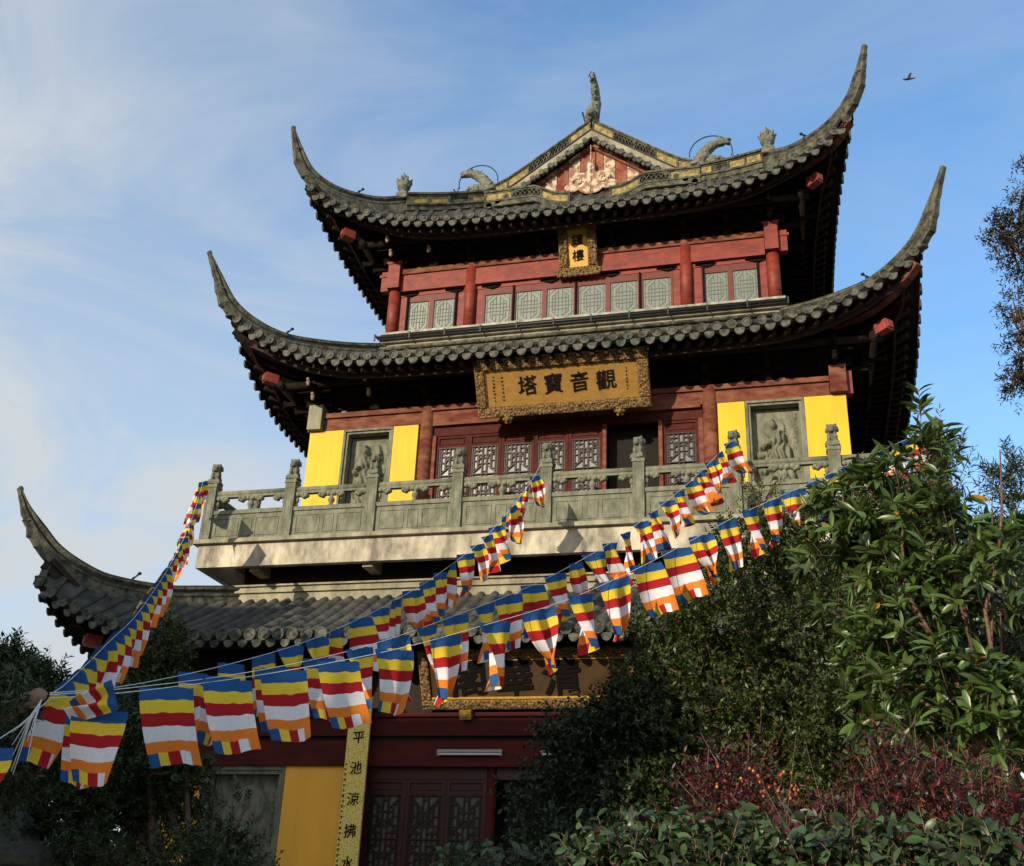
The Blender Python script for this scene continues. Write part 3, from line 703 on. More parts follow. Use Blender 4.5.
for s in range(4):
    rot = (0, 0, (0, math.pi/2, math.pi, -math.pi/2)[s])
    for i, u in enumerate(us):
        if i < 8:
            p = obj('balustrade_post', POST, TOWER, (*W(s, u, PS, 0)[:2], 0), rot)
            obj('lion_finial', LION, p, (0, 0, 8.872), (0, 0, random.uniform(-.3, .3))).scale = (1.12, 1.12, 1.15)
            a, b = u+.095, us[i+1]-.095; P = MB()
            def BX(x0, x1, y0, y1, z0, z1):
                p0 = W(s, x0, PS+y0, z0); p1 = W(s, x1, PS+y1, z1)
                P.box(p0[0], p1[0], p0[1], p1[1], z0, z1)
            BX(a, b, -.045, .045, 7.776, 8.27); BX(a, b, -.07, .07, 8.271, 8.345)
            m_ = (a+b)/2
            for c, d in ((a+.07, m_-.16), (m_+.16, b-.07), (m_-.10, m_+.10)):
                t = .018
                for (e, f, g_, h) in ((c, d, 7.86, 7.86+t), (c, d, 8.20-t, 8.20), (c, c+t, 7.86+t, 8.20-t), (d-t, d, 7.86+t, 8.20-t)): BX(e, f, .045, .056, g_, h)
            P.build('balustrade_panel', M['stone'], TOWER)
            H = MB(); H.tube([W(s, a, PS, 8.68), W(s, b, PS, 8.68)], .055, 10); 
            p0 = W(s, a, PS-.045, 0); p1 = W(s, b, PS+.045, 0); H.box(p0[0], p1[0], p0[1], p1[1], 8.60, 8.64)
            H.build('handrail', M['stone'], TOWER)
            obj('baluster', CLF, TOWER, (*W(s, m_, PS, 0)[:2], 8.585), rot)
            obj('cloud_bracket', CLH, TOWER, (*W(s, a, PS, 0)[:2], 8.585), rot)
            obj('cloud_bracket', CLH, TOWER, (*W(s, b, PS, 0)[:2], 8.585), (0, 0, rot[2]+math.pi))

# ---------------- ground storey
q1 = 6.6
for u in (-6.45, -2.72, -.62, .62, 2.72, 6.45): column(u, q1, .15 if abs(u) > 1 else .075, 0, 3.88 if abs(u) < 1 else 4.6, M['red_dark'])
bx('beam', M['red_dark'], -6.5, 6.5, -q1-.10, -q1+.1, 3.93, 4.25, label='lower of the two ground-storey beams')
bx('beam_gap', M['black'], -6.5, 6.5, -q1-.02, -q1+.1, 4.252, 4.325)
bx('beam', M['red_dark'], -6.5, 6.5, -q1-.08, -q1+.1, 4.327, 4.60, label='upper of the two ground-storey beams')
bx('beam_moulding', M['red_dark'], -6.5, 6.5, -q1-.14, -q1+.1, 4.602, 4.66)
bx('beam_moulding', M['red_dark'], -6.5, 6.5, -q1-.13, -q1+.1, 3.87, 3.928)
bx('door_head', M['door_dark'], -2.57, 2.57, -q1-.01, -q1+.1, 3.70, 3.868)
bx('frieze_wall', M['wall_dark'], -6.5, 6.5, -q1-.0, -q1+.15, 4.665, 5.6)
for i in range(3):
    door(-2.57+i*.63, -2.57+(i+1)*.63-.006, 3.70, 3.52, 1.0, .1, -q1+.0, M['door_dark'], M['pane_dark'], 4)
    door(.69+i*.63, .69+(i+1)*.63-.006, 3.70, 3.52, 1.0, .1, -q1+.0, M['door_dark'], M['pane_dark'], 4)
bx('dark_opening', M['black'], -.54, .54, -q1+.5, -q1+.6, .1, 3.70)
bx('plinth', M['stone'], -6.9, 6.9, -7.2, -q1+.1, 0, .3)
for s in (-1, 1):
    for a, b in ((-6.28, -5.30), (-3.90, -2.90)):
        a_, b_ = (a, b) if s < 0 else (-b, -a); ypanel(a_, b_, .3, 3.868, q1, M['yellow2'])
    a_, b_ = (-5.295, -3.905) if s < 0 else (3.905, 5.295)
    relief(a_, b_, 1.1, 3.865, q1, [(.57, .83, .24, .24, .07, 0, 'd'), (.52, .84, .095, .12, .13, 0, 'e'), (.52, .895, .05, .07, .12, 0, 'e'), (.50, .745, .16, .12, .09, 0, 'f'), (.48, .66, .25, .22, .10, 0, 'f'), (.48, .50, .34, .34, .10, 0, 'f'), (.48, .32, .38, .26, .09, 0, 'f'), (.12, .78, .05, .3, .04, -.1, 'e'), (.9, .78, .045, .40, .02, 0, 't'), (.5, .1, .45, .2, .05, 0, 'w')], fr=.11, seed=9, res=.02)

# ---------------- gable roof on top
def rakez(u): return interp([(0, 18.94), (.95, 18.25), (2.0, 17.50), (2.45, 17.28)], abs(u))
gq = 2.45
up_ = MB(); upt = MB(); rake_parts = []
for s in (-1, 1):
    P = [[(s*2.5*k/10, y, rakez(2.5*k/10)) for k in range(11)] for y in (-gq-.12, gq+.12)]
    up_.grid(P if s < 0 else [list(reversed(r_)) for r_ in P])
    n = 20
    for i in range(n+1):
        y = -gq-.1+(2*gq+.2)*i/n
        rows = []
        for k in range(12):
            u = 2.5*k/11; rows.append([(s*u, y+math.cos(math.pi*a/6)*.07, rakez(u)+math.sin(math.pi*a/6)*.07) for a in range(7)])
        upt.grid(rows)
    # tile ends hanging along the rake, front and back
    for f in (-1, 1):
        upe = MB(); rb_ = MB()
        us_ = [2.45*k/10 for k in range(11)]
        for a_, b_ in zip(us_, us_[1:]):
            ya, yb = f*(gq+.06), f*(gq+.14)
            rb_.add([(s*a_, yb, rakez(a_)+.02), (s*b_, yb, rakez(b_)+.02), (s*b_, yb, rakez(b_)-.20), (s*a_, yb, rakez(a_)-.20), (s*a_, ya, rakez(a_)+.02), (s*b_, ya, rakez(b_)+.02), (s*b_, ya, rakez(b_)-.20), (s*a_, ya, rakez(a_)-.20)], [(0, 1, 2, 3), (4, 7, 6, 5), (2, 6, 7, 3)])
        rake_parts.append((upe, rb_))
        for i in range(12):
            u = .12+i*.205; c = Vector((s*u, f*(gq+.14), rakez(u)-.27))
            upe.tube([c, c+Vector((0, f*.10, 0))], .072, 10); upe.tube([c+Vector((s*.1, 0, -.10)), c+Vector((s*.1, f*.07, -.10))], .06, 8)
ur = up_.build('roof', M['tile'], TOWER); ur['label'] = 'upper gable slopes'
upt.build('tile_rows', M['tile'], ur); [(a_.build('gable_tiles', M['tile_end'], ur), b_.build('rake_band', M['plaster'], ur)) for a_, b_ in rake_parts]
for f in (-1, 1):
    # gable field of vertical boards
    gb = MB()
    nb = 16
    for i in range(nb):
        a = -2.2+4.4*i/nb; b = a+4.4/nb-.012; m_ = (a+b)/2
        za, zb = rakez(a)-.24, rakez(b)-.24
        cm_ = 1 if i in (4, 6, 9, 11) else 0
        y0 = f*(gq-.05); y1 = f*(gq-.10)
        vs = [(a, y0, 16.9), (b, y0, 16.9), (b, y0, zb), (a, y0, za), (a, y1, 16.9), (b, y1, 16.9), (b, y1, zb), (a, y1, za)]
        gb.add(vs, [(0, 1, 2, 3), (4, 7, 6, 5), (0, 3, 7, 4), (1, 5, 6, 2), (3, 2, 6, 7)] if f < 0 else [(3, 2, 1, 0), (5, 6, 7, 4), (4, 7, 3, 0), (2, 6, 5, 1), (7, 6, 2, 3)], cm_)
    gbo = gb.build('gable_wall', [M['plank'], M['cream']], TOWER)
    # bargeboards: red with paler worn middle
    bb = MB()
    for s in (-1, 1):
        pts = [(s*2.3*k/9, rakez(2.3*k/9)-.36) for k in range(10)]
        for (a, za), (b, zb) in zip(pts, pts[1:]):
            y0, y1 = f*(gq-.04), f*(gq+.0); h = .07
            bb.add([(a, y1, za), (b, y1, zb), (b, y1, zb-h), (a, y1, za-h), (a, y0, za), (b, y0, zb), (b, y0, zb-h), (a, y0, za-h)],
                   [(0, 1, 2, 3), (4, 7, 6, 5), (0, 4, 5, 1), (3, 2, 6, 7)])
    bb.build('bargeboard', M['red_worn'], gbo)
    # cloud shaped painted pendant
    cb = MB()
    for cx, cz, rx, rz in ((0, 17.92, .09, .22), (0, 17.66, .14, .2), (-.24, 17.60, .24, .17), (.24, 17.60, .24, .17), (-.42, 17.38, .2, .13), (.42, 17.38, .2, .13), (0, 17.35, .3, .2)):
        cb.blob((cx, f*(gq+.09), cz), (rx, .035, rz), seg=(16, 8))
    for s in (-1, 1):
        sp2 = [(s*(.30+.11*math.cos(t)*(1-t/9)), f*(gq+.13), 17.50+.11*math.sin(t)*(1-t/9)) for t in np.linspace(0, 6.5, 16)]
        cb.tube(sp2, .022, 6)
    cb.tube([(0, f*(gq+.125), 18.5), (0, f*(gq+.125), 17.2)], .014, 6)
    cb.build('gable_pendant', M['cream'], gbo)

# ridges with pierced and yellow panels
def panel_ridge(path, h, name='ridge', cells=None, wid=.10, parent=None):
    """path: list of 3D points of the ridge top; the sides carry yellow and pierced panels between little posts"""
    base = MB(); yel = MB(); lat = MB(); hole = MB(); yels = []
    pts = [Vector(p) for p in path]
    cum = [0]
    for a, b in zip(pts, pts[1:]): cum.append(cum[-1]+(b-a).length)
    Lt = cum[-1]
    def at(d):
        for i in range(len(pts)-1):
            if d <= cum[i+1]+1e-9:
                t = (d-cum[i])/(cum[i+1]-cum[i]); return pts[i].lerp(pts[i+1], t), (pts[i+1]-pts[i]).normalized()
        return pts[-1], (pts[-1]-pts[-2]).normalized()
    def seg(mb, d0, d1, w, zt, zb, n=None, out=0):
        n = n or max(1, int((d1-d0)/.15))
        for k in range(n):
            a, ta = at(d0+(d1-d0)*k/n); b, tb = at(d0+(d1-d0)*(k+1)/n)
            hd = Vector((b.x-a.x, b.y-a.y, 0)).normalized(); sd_ = Vector((-hd.y, hd.x, 0))
            vs = []
            for p in (a, b):
                for i, j in ((-1, zb), (1, zb), (1, zt), (-1, zt)): vs.append(p+sd_*(i*w/2)+Vector((0, 0, j)))
            mb.add(vs, [(0, 1, 2, 3), (7, 6, 5, 4), (0, 4, 5, 1), (1, 5, 6, 2), (2, 6, 7, 3), (3, 7, 4, 0)])
    seg(base, 0, Lt, wid*1.5, 0, -.05); seg(base, 0, Lt, wid*1.1, -.051, -.085)
    seg(base, 0, Lt, wid*1.3, -h+.08, -h+.03); seg(base, 0, Lt, wid*1.0, -h+.029, -h-.10)
    nc = max(1, round(Lt/.62)); cl_ = Lt/nc
    for i in range(nc):
        d0, d1 = i*cl_, (i+1)*cl_
        seg(base, d0, d0+.05, wid*1.25, -.086, -h+.081, 1)
        if (cells and cells[i % len(cells)] == 'y') or (not cells and i % 2 == 0):
            yy_ = MB(); seg(yy_, d0+.05, d1, wid*.9, -.086, -h+.081); yels.append(yy_)
        else:
            seg(hole, d0+.05, d1, wid*.3, -.086, -h+.081)
            for k in range(6):
                a, _ = at(d0+.05+(cl_-.05)*k/6); b, _ = at(d0+.05+(cl_-.05)*(k+1)/6)
                hd = Vector((b.x-a.x, b.y-a.y, 0)).normalized(); sd_ = Vector((-hd.y, hd.x, 0))*wid*.42
                for sg in (-1, 1):
                    lat.bar(a+sd_*sg+Vector((0, 0, -.09)), b+sd_*sg+Vector((0, 0, -h+.085)), .012, .014)
                    lat.bar(a+sd_*sg+Vector((0, 0, -h+.085)), b+sd_*sg+Vector((0, 0, -.09)), .0135, .014)
    seg(base, Lt-.05, Lt, wid*1.25, -.086, -h+.081, 1)
    o = base.build(name, M['ridge'], parent)
    for yy_ in yels: yy_.build('yellow_infill', M['ridge_yellow'], o)
    if lat.v: lat.build('pierced_infill', M['ridge'], o); hole.build('infill_backing', M['soffit'], o)
    return o
rk = [(0, 19.30), (.5, 18.92), (.95, 18.60), (1.5, 18.20), (2.0, 17.86), (2.5, 17.66)]
for f in (-1, 1):
    for s in (-1, 1):
        panel_ridge([(s*(u+.02), f*(gq+.02), z) for u, z in rk], .40, 'rake_ridge', ['y', 'p', 'p', 'y'], .14, ur)
    # stepped ridge across the foot of the gable
    for s in (-1, 1):
        panel_ridge([(s*u, f*(gq+.18), z) for u, z in ((.45, 17.16), (.8, 17.20), (1.28, 17.46), (2.5, 17.44))], .34, 'foot_ridge', ['y', 'p'], .12, rf3)
panel_ridge([(0, -2.45, 19.32), (0, -1.2, 19.24), (0, 0, 19.2), (0, 1.2, 19.24), (0, 2.45, 19.32)], .40, 'main_ridge', None, .2, ur)
# pierced / yellow run on the inner part of the front hip ridges
for s in (-1, 1):
    for f in (-1, 1):
        panel_ridge([(s*r, f*r, interp(roof3['ridge'], r)+.01) for r in np.linspace(2.48, 3.95, 8)], .36, 'hip_ridge_infill', ['y', 'p', 'y'], .20, rf3)

# dragons, curled ridge finials and fruit jars
def hoop(mb, c, r, a0, a1, plane='x', rad=.014):
    pts = []
    for t in np.linspace(a0, a1, 18):
        d = (math.cos(t)*r, 0, math.sin(t)*r) if plane == 'x' else (0, math.cos(t)*r, math.sin(t)*r)
        pts.append(Vector(c)+Vector(d))
    mb.tube(pts, rad, 6)
for f in (-1, 1):
    fn = MB(); y = f*(gq+.0)
    # body curls backward along the ridge; from the front it reads as a slim spire
    path = [(0, y, 19.25), (0.0, y-f*.05, 19.55), (-.02, y-f*.22, 19.85), (.02, y-f*.40, 20.15), (0, y-f*.38, 20.45), (-.02, y-f*.20, 20.68), (-.01, y-f*.02, 20.74), (0, y+f*.02, 20.60)]
    fn.tube(path, [.16, .17, .15, .12, .10, .08, .06, .03], 10)
    for k in range(9): fn.blob((random.uniform(-.06, .06), y-f*(.05+.04*k)+.05, 19.4+.12*k), (.07, .09, .06))
    fn.blob((0, y+f*.08, 19.42), (.15, .2, .16)); fn.blob((.02, y+f*.22, 19.36), (.10, .14, .08))
    for k in range(5): fn.tube([(0, y-f*.2, 20.2+.1*k), (.05*(-1)**k, y-f*.30, 20.34+.12*k)], [.05, .01], 6)
    fo = fused(fn, 'ridge_finial', M['dragon'], .022, ur, wob=.03, wsc=16)
    wv = MB(); wv.tube([(.16, y, 19.35), (.20, y, 19.75), (.15, y, 20.3), (.04, y, 20.78), (-.04, y, 20.85), (-.10, y, 20.7)], .013, 6); wv.tube([(-.16, y, 19.3), (-.24, y, 19.62)], .025, 6)
    wv.build('finial_wire', M['wire'], fo)
    for s in (-1, 1):
        dr = MB(); X = s*2.72; Y = f*(gq+.02)
        dr.tube([(X-s*.30, Y, 17.55), (X-s*.22, Y, 17.75), (X-s*.10, Y, 17.98), (X+s*.08, Y, 18.15), (X+s*.26, Y, 18.20)], [.20, .17, .13, .11, .09], 10)
        dr.blob((X+s*.28, Y, 18.20), (.14, .10, .09)); dr.blob((X+s*.40, Y, 18.15), (.09, .07, .035)); dr.blob((X+s*.40, Y, 18.24), (.10, .07, .03))
        dr.blob((X+s*.22, Y, 18.31), (.05, .08, .05)); dr.blob((X+s*.05, Y, 17.7), (.12, .12, .16)); dr.tube([(X+s*.05, Y, 17.72), (X+s*.22, Y, 17.80), (X+s*.30, Y, 17.72)], [.06, .05, .04], 8)
        for k in range(5): dr.tube([(X-s*.26+s*.08*k, Y, 17.80+.08*k), (X-s*.38+s*.08*k, Y, 17.90+.09*k)], [.05, .012], 6)
        dr.tube([(X+s*.4, Y, 17.55), (X+s*.55, Y, 17.62), (X+s*.5, Y, 17.85)], [.05, .04, .015], 6)
        d_ = fused(dr, 'dragon_finial', M['dragon'], .022, ur, wob=.025, wsc=18)
        wv = MB(); hoop(wv, (X+s*.02, Y-.02*f, 17.95), .48, -.3 if s > 0 else math.pi+.3, math.pi+.1 if s > 0 else -.1)
        wv.tube([(X+s*.5, Y, 17.6), (X+s*.62, Y, 17.80)], .02, 5); wv.build('finial_wire', M['wire'], d_)
        jr = MB(); c = (s*3.99, f*3.99, interp(roof3['ridge'], 4.03)-.02)
        jr.box(c[0]-.13, c[0]+.13, c[1]-.13, c[1]+.13, c[2]-.08, c[2]+.07)
        jr.lathe((c[0], c[1], c[2]+.06), [(.13, 0), (.14, .04), (.07, .08), (.10, .13), (.15, .20), (.155, .27), (.12, .34), (.07, .38)], 14)
        for k in range(8):
            a = k*math.pi/4; dx, dy = math.cos(a), math.sin(a)
            jr.tube([(c[0]+dx*.09, c[1]+dy*.09, c[2]+.30), (c[0]+dx*.14, c[1]+dy*.14, c[2]+.40), (c[0]+dx*.20, c[1]+dy*.20, c[2]+.47)], [.05, .045, .012], 6)
        jr.blob((c[0], c[1], c[2]+.48), (.09, .09, .13)); jr.tube([(c[0], c[1], c[2]+.5), (c[0]-.02, c[1], c[2]+.68)], [.07, .015], 6)
        fused(jr, 'fruit_jar_finial', M['dragon'], .018, rf3, wob=.012, wsc=30)['label'] = 'leafy fruit jar standing on the hip ridge'

# ------------------------------------------------------------ signboards
def text_mesh(txt, size, off=.0, ext=.012, wob=0, seed=0):
    cu = bpy.data.curves.new('t', 'FONT'); cu.body = txt; cu.size = size; cu.extrude = ext; cu.offset = off; cu.align_x = 'CENTER'; cu.align_y = 'CENTER'; cu.resolution_u = 3
    o = bpy.data.objects.new('t', cu); C.objects.link(o)
    dg = bpy.context.evaluated_depsgraph_get(); dg.update(); me = bpy.data.meshes.new_from_object(o.evaluated_get(dg))
    bpy.data.objects.remove(o)
    if wob:
        for v in me.vertices:
            p = Vector((v.co.x*3/size, v.co.y*3/size, seed)); v.co.x += noise.noise(p)*wob*size; v.co.y += noise.noise(p+Vector((9, 3, 1)))*wob*size
    return me
def lettering(txt, size, x, z, y, parent, mt, off=0, wob=.03, rot=0, seed=0):
    me = text_mesh(txt, size, off, .008, wob, seed); me.materials.clear(); me.materials.append(mt)
    # sheared a little like brush writing; stands up in the board's plane
    for v in me.vertices: v.co = Vector((v.co.x, v.co.y + v.co.x*.08, v.co.z))
    return obj('lettering', me, parent, (x, y, z), (math.pi/2, rot, 0))
def tiny_marks(n, h, x, z0, dz, y, parent, mt, seed=0):
    """column of small brush-written characters, too small to read in the photograph"""
    rr_ = random.Random(seed); mb = MB()
    for i in range(n):
        z = z0-i*dz
        for k in range(rr_.randint(4, 6)):
            if k % 2: a = (x+rr_.uniform(-.4, -.1)*h, z+rr_.uniform(-.4, .4)*h); b = (x+rr_.uniform(.1, .45)*h, a[1]+rr_.uniform(-.15, .15)*h)
            else: a = (x+rr_.uniform(-.35, .35)*h, z+rr_.uniform(.1, .45)*h); b = (a[0]+rr_.uniform(-.2, .2)*h, z-rr_.uniform(.1, .45)*h)
            mb.bar((a[0], y, a[1]), (b[0], y, b[1]), h*.13, .004+.0004*k, 0, (0, 1, 0))
    return mb.build('small_lettering', mt, parent)
def carved_frame(w, h, fw, parent, mt, amp=.035, res=.016, seed=0, ragged=0, f=15):
    """four strips of scroll-carved relief around a board, local x/z plane, facing -y"""
    mb = MB()
    def strip(x0, x1, z0, z1, edge):
        nx = max(2, int((x1-x0)/res)); nz = max(2, int((z1-z0)/res)); rows = []
        for i in range(nz+1):
            row = []
            for j in range(nx+1):
                x = x0+(x1-x0)*j/nx; z = z0+(z1-z0)*i/nz
                p = Vector((x*f, z*f, seed)); n_ = noise.noise(p+Vector((noise.noise(p*.6)*2, noise.noise(p*.6+Vector((5, 5, 5)))*2, 0)))
                hgt = amp*(.5+.9*max(-.5, min(.6, abs(n_)*2.6-.35)))
                ed = min(j, nx-j, i, nz-i); 
                if ed == 0: hgt = 0
                ox = oz = 0
                if ragged:
                    k_ = ragged*noise.noise(Vector((x*9, z*9, 4)))
                    if abs(x) > w/2-.01: ox = math.copysign(k_, x)
                    if abs(z) > h/2-.01: oz = math.copysign(k_, z)
                row.append((x+ox, -hgt-.03, z+oz))
            rows.append(row)
        mb.grid(rows)
    strip(-w/2, w/2, h/2-fw, h/2, 0); strip(-w/2, w/2, -h/2, -h/2+fw, 0); strip(-w/2, -w/2+fw, -h/2+fw, h/2-fw, 0); strip(w/2-fw, w/2, -h/2+fw, h/2-fw, 0)
    mb.box(-w/2, w/2, -.031, .04, h/2-fw, h/2-.001); mb.box(-w/2, w/2, -.0312, .04, -h/2+.001, -h/2+fw); mb.box(-w/2+.001, -w/2+fw, -.0314, .04, -h/2+fw, h/2-fw); mb.box(w/2-fw, w/2-.001, -.0314, .04, -h/2+fw, h/2-fw)
    return mb.build('carved_frame', mt, parent)
def board(name, label, xc, yt, zt, yb, zb, w, bmat):
    """xc in world; leans forward at the top"""
    c = Vector((xc, (yt+yb)/2, (zt+zb)/2)); ang = math.atan2(yb-yt, zt-zb); h = math.hypot(yb-yt, zt-zb)
    t = obj(name, None, None, c, (ang, 0, 0)); tag(t, label, 'signboard')
    return t, h
# middle sign
t, h = board('signboard', 'wide gilt-framed signboard reading 觀音寶塔, over the balcony doors', X0+.11, 16.98, 11.07, 17.52, 10.18, 3.1, None)
MB().box(-1.42, 1.42, 0, .05, -h/2+.15, h/2-.15).build('board_face', M['board'], t)
carved_frame(3.16, h, .18, t, M['gold'], .04, seed=1, f=24)
MB().box(-1.60, 1.60, -.05, .06, h/2+.001, h/2+.03).build('top_moulding', M['bracket_tip'], t)
inn = MB(); a, b = 1.40, h/2-.182
inn.box(-a, a, -.02, .0, b-.02, b); inn.box(-a, a, -.02, .0, -b, -b+.02); inn.box(-a, -a+.02, -.019, .0, -b+.02, b-.02); inn.box(a-.02, a, -.019, 0, -b+.02, b-.02)
inn.build('inner_border', M['gold'], t)
for i, ch in enumerate('塔寶音觀'): lettering(ch, .37, -.62+.475*i, .0, -.012, t, M['ink'], .0015, .045, seed=i*3)
tiny_marks(7, .045, 1.18, .20, .062, -.004, t, M['ink'], 1); tiny_marks(7, .05, -1.08, .20, .068, -.004, t, M['ink'], 2); tiny_marks(8, .05, -1.24, .22, .062, -.004, t, M['ink'], 3)
for x in (-1.02, 1.02):
    kb = MB(); kb.blob((x, -.06, -h/2-.03), (.085, .06, .08)); kb.blob((x, -.12, -h/2-.03), (.04, .03, .04)); 
    for k in range(6): kb.blob((x+.07*math.cos(k*1.05), -.08, -h/2-.03+.07*math.sin(k*1.05)), (.03, .03, .03))
    kb.build('support_boss', M['gold'], t)
# top sign
t, h = board('signboard', 'small upright gilt-framed signboard reading 鐘樓 under the top eave', X0+.08, 18.50, 15.02, 18.86, 13.92, .7, None)
MB().box(-.22, .22, 0, .04, -h/2+.18, h/2-.16).build('board_face', M['gold_pale'], t)
fr = carved_frame(.78, h, .185, t, M['gold'], .055, .014, 7, .03, 16)
er = MB()
for s in (-1, 1):
    er.tube([(s*.34, -.05, h/2-.02), (s*.46, -.05, h/2+.02), (s*.52, -.05, h/2-.03), (s*.47, -.06, h/2-.07)], [.06, .05, .045, .03], 7)
    er.tube([(s*.32, -.05, -h/2+.04), (s*.42, -.05, -h/2+.02), (s*.46, -.05, -h/2+.10), (s*.40, -.06, -h/2+.13)], [.05, .05, .04, .025], 7)
for k in range(6): er.blob((-.27+.108*k, -.06, h/2+.01*math.sin(k*2)), (.06, .04, .045))
for k in range(6): er.blob((-.27+.108*k, -.06, -h/2+.01), (.06, .04, .04))
er.build('scroll_edge', M['gold'], t)
lettering('鐘', .25, 0, .16, -.012, t, M['ink'], .0, .03, seed=2); lettering('樓', .25, 0, -.17, -.012, t, M['ink'], .0, .03, seed=5)
# ground storey sign
t, h = board('signboard', 'dark-coloured signboard reading 清華閣 in the shade above the ground-floor doors', X0-.02, 15.75, 5.50, 16.22, 4.70, 3.3, None)
MB().box(-1.52, 1.52, 0, .05, -h/2+.14, h/2-.14).build('board_face', M['board_shaded'], t)
carved_frame(3.36, h, .15, t, M['gold'], .03, seed=11, f=22)
inn = MB(); b = h/2-.16
inn.box(-1.52, 1.52, -.02, .0, -b, -b+.028); inn.box(-1.52, 1.52, -.02, .0, b-.02, b); inn.build('inner_border', M['gold_pale'], t)
for x, ch, s_ in ((-.92, '閣', 4), (-.20, '華', 6), (.52, '清', 8)): lettering(ch, .60, x, -.02, -.012, t, M['ink'], .012, .05, seed=s_)
for x in (-1.0, 1.0): MB().box(x-.09, x+.09, -.09, .02, -h/2-.13, -h/2-.002).blob((x, -.09, -h/2-.065), (.06, .03, .045)).build('support_boss', M['gold_pale'], t)
# gold couplet board with a column of large characters
cpb = obj('couplet_board', None, None, (-6.50, 16.02, 0)); tag(cpb, 'long narrow gold board with black characters hanging left of the ground-floor doors', 'couplet board')
def goldcloth():
    mt = mat('gold_brocade', (.72, .52, .09), .45, (.55, .36, .06), 60, metal=.2, contrast=.15, bump=.6, bscale=120)
    n = mt.node_tree.nodes; l = mt.node_tree.links
    v = n.new('ShaderNodeTexVoronoi'); v.feature = 'DISTANCE_TO_EDGE'; v.inputs['Scale'].default_value = 45
    co = n.new('ShaderNodeTexCoord'); l.new(co.outputs['Object'], v.inputs['Vector'])
    rp = n.new('ShaderNodeValToRGB'); rp.color_ramp.elements[0].position = .04; rp.color_ramp.elements[1].position = .12
    rp.color_ramp.elements[0].color = (.50, .32, .06, 1); rp.color_ramp.elements[1].color = (.95, .74, .20, 1)
    l.new(v.outputs['Distance'], rp.inputs[0]); l.new(rp.outputs[0], n['Principled BSDF'].inputs['Base Color']); return mt
MB().box(-.175, .175, 0, .04, .5, 4.86).build('board_face', goldcloth(), cpb)
for i, ch in enumerate('平池涼拂水中月'): lettering(ch, .20, .015, 4.24-i*.445, -.006, cpb, M['ink'], .0, .05, seed=i)
tiny_marks(30, .05, -.145, 3.86, .075, -.004, cpb, M['ink'], 12)
# tube lamps
for x, lb in ((-4.80, 'short white tube lamp on the dark red beam, over the carved doors'), (-3.22, 'short white tube lamp on the dark red beam, half behind the maple leaves')):
    a = thing('tube_lamp', lb, 'lamp', (x, 16.22, 4.05), 0, 'tube lamps under the lower beam')
    MB().box(-.5, .5, 0, .06, .02, .06).build('lamp_housing', M['lamp'], a)
    MB().tube([(-.47, .02, -.005), (.47, .02, -.005)], .018, 8).build('tube', M['cord'], a)
    MB().box(-.5, -.47, .005, .055, -.03, .019).box(.47, .5, .005, .055, -.03, .019).build('end_socket', M['lamp'], a)

# ------------------------------------------------------------ flag strings
STR = {
 'A': ((-10.05, 16.40), [(0, 2.73), (.035, 2.86), (.118, 3.23), (.182, 3.53), (.325, 4.18), (.416, 4.66), (.584, 5.61), (.776, 6.85), (.90, 7.85), (1.0, 8.95)]),
 'B': ((-3.85, 16.38), [(0, 2.74), (.04, 2.85), (.085, 3.0), (.172, 3.33), (.276, 3.77), (.371, 4.24), (.464, 4.74), (.553, 5.26), (.64, 5.81), (.73, 6.42), (.849, 7.36), (.945, 8.2), (1.0, 8.78)]),
 'C': ((-.75, 16.38), [(0, 2.73), (.028, 2.81), (.119, 3.12), (.203, 3.46), (.274, 3.80), (.332, 4.11), (.429, 4.64), (.509, 5.12), (.629, 5.92), (.741, 6.77), (.842, 7.57), (.905, 8.11), (1.0, 8.95)]),
 'D': ((2.32, 16.38), [(0, 2.71), (.005, 2.72), (.047, 2.86), (.117, 3.13), (.195, 3.48), (.259, 3.82), (.339, 4.27), (.415, 4.79), (.477, 5.25), (.553, 5.83), (.663, 6.6), (.791, 7.5), (.95, 8.6), (1.0, 8.95)]),
}
LBL = {'A': 'string of striped flags rising steeply to the leftmost balcony post', 'B': 'string of striped flags rising to the fourth balcony post from the right of the yellow panels, uppermost in front of the slab',
       'C': 'string of striped flags rising to the balcony post before the right yellow panels', 'D': 'lowest and nearest string of striped flags, running into the bushes on the right'}
LBL['B'] = 'string of striped flags tied to the balcony post in front of the lattice doors'
P0 = Vector((-4.05, 5.4, 0))
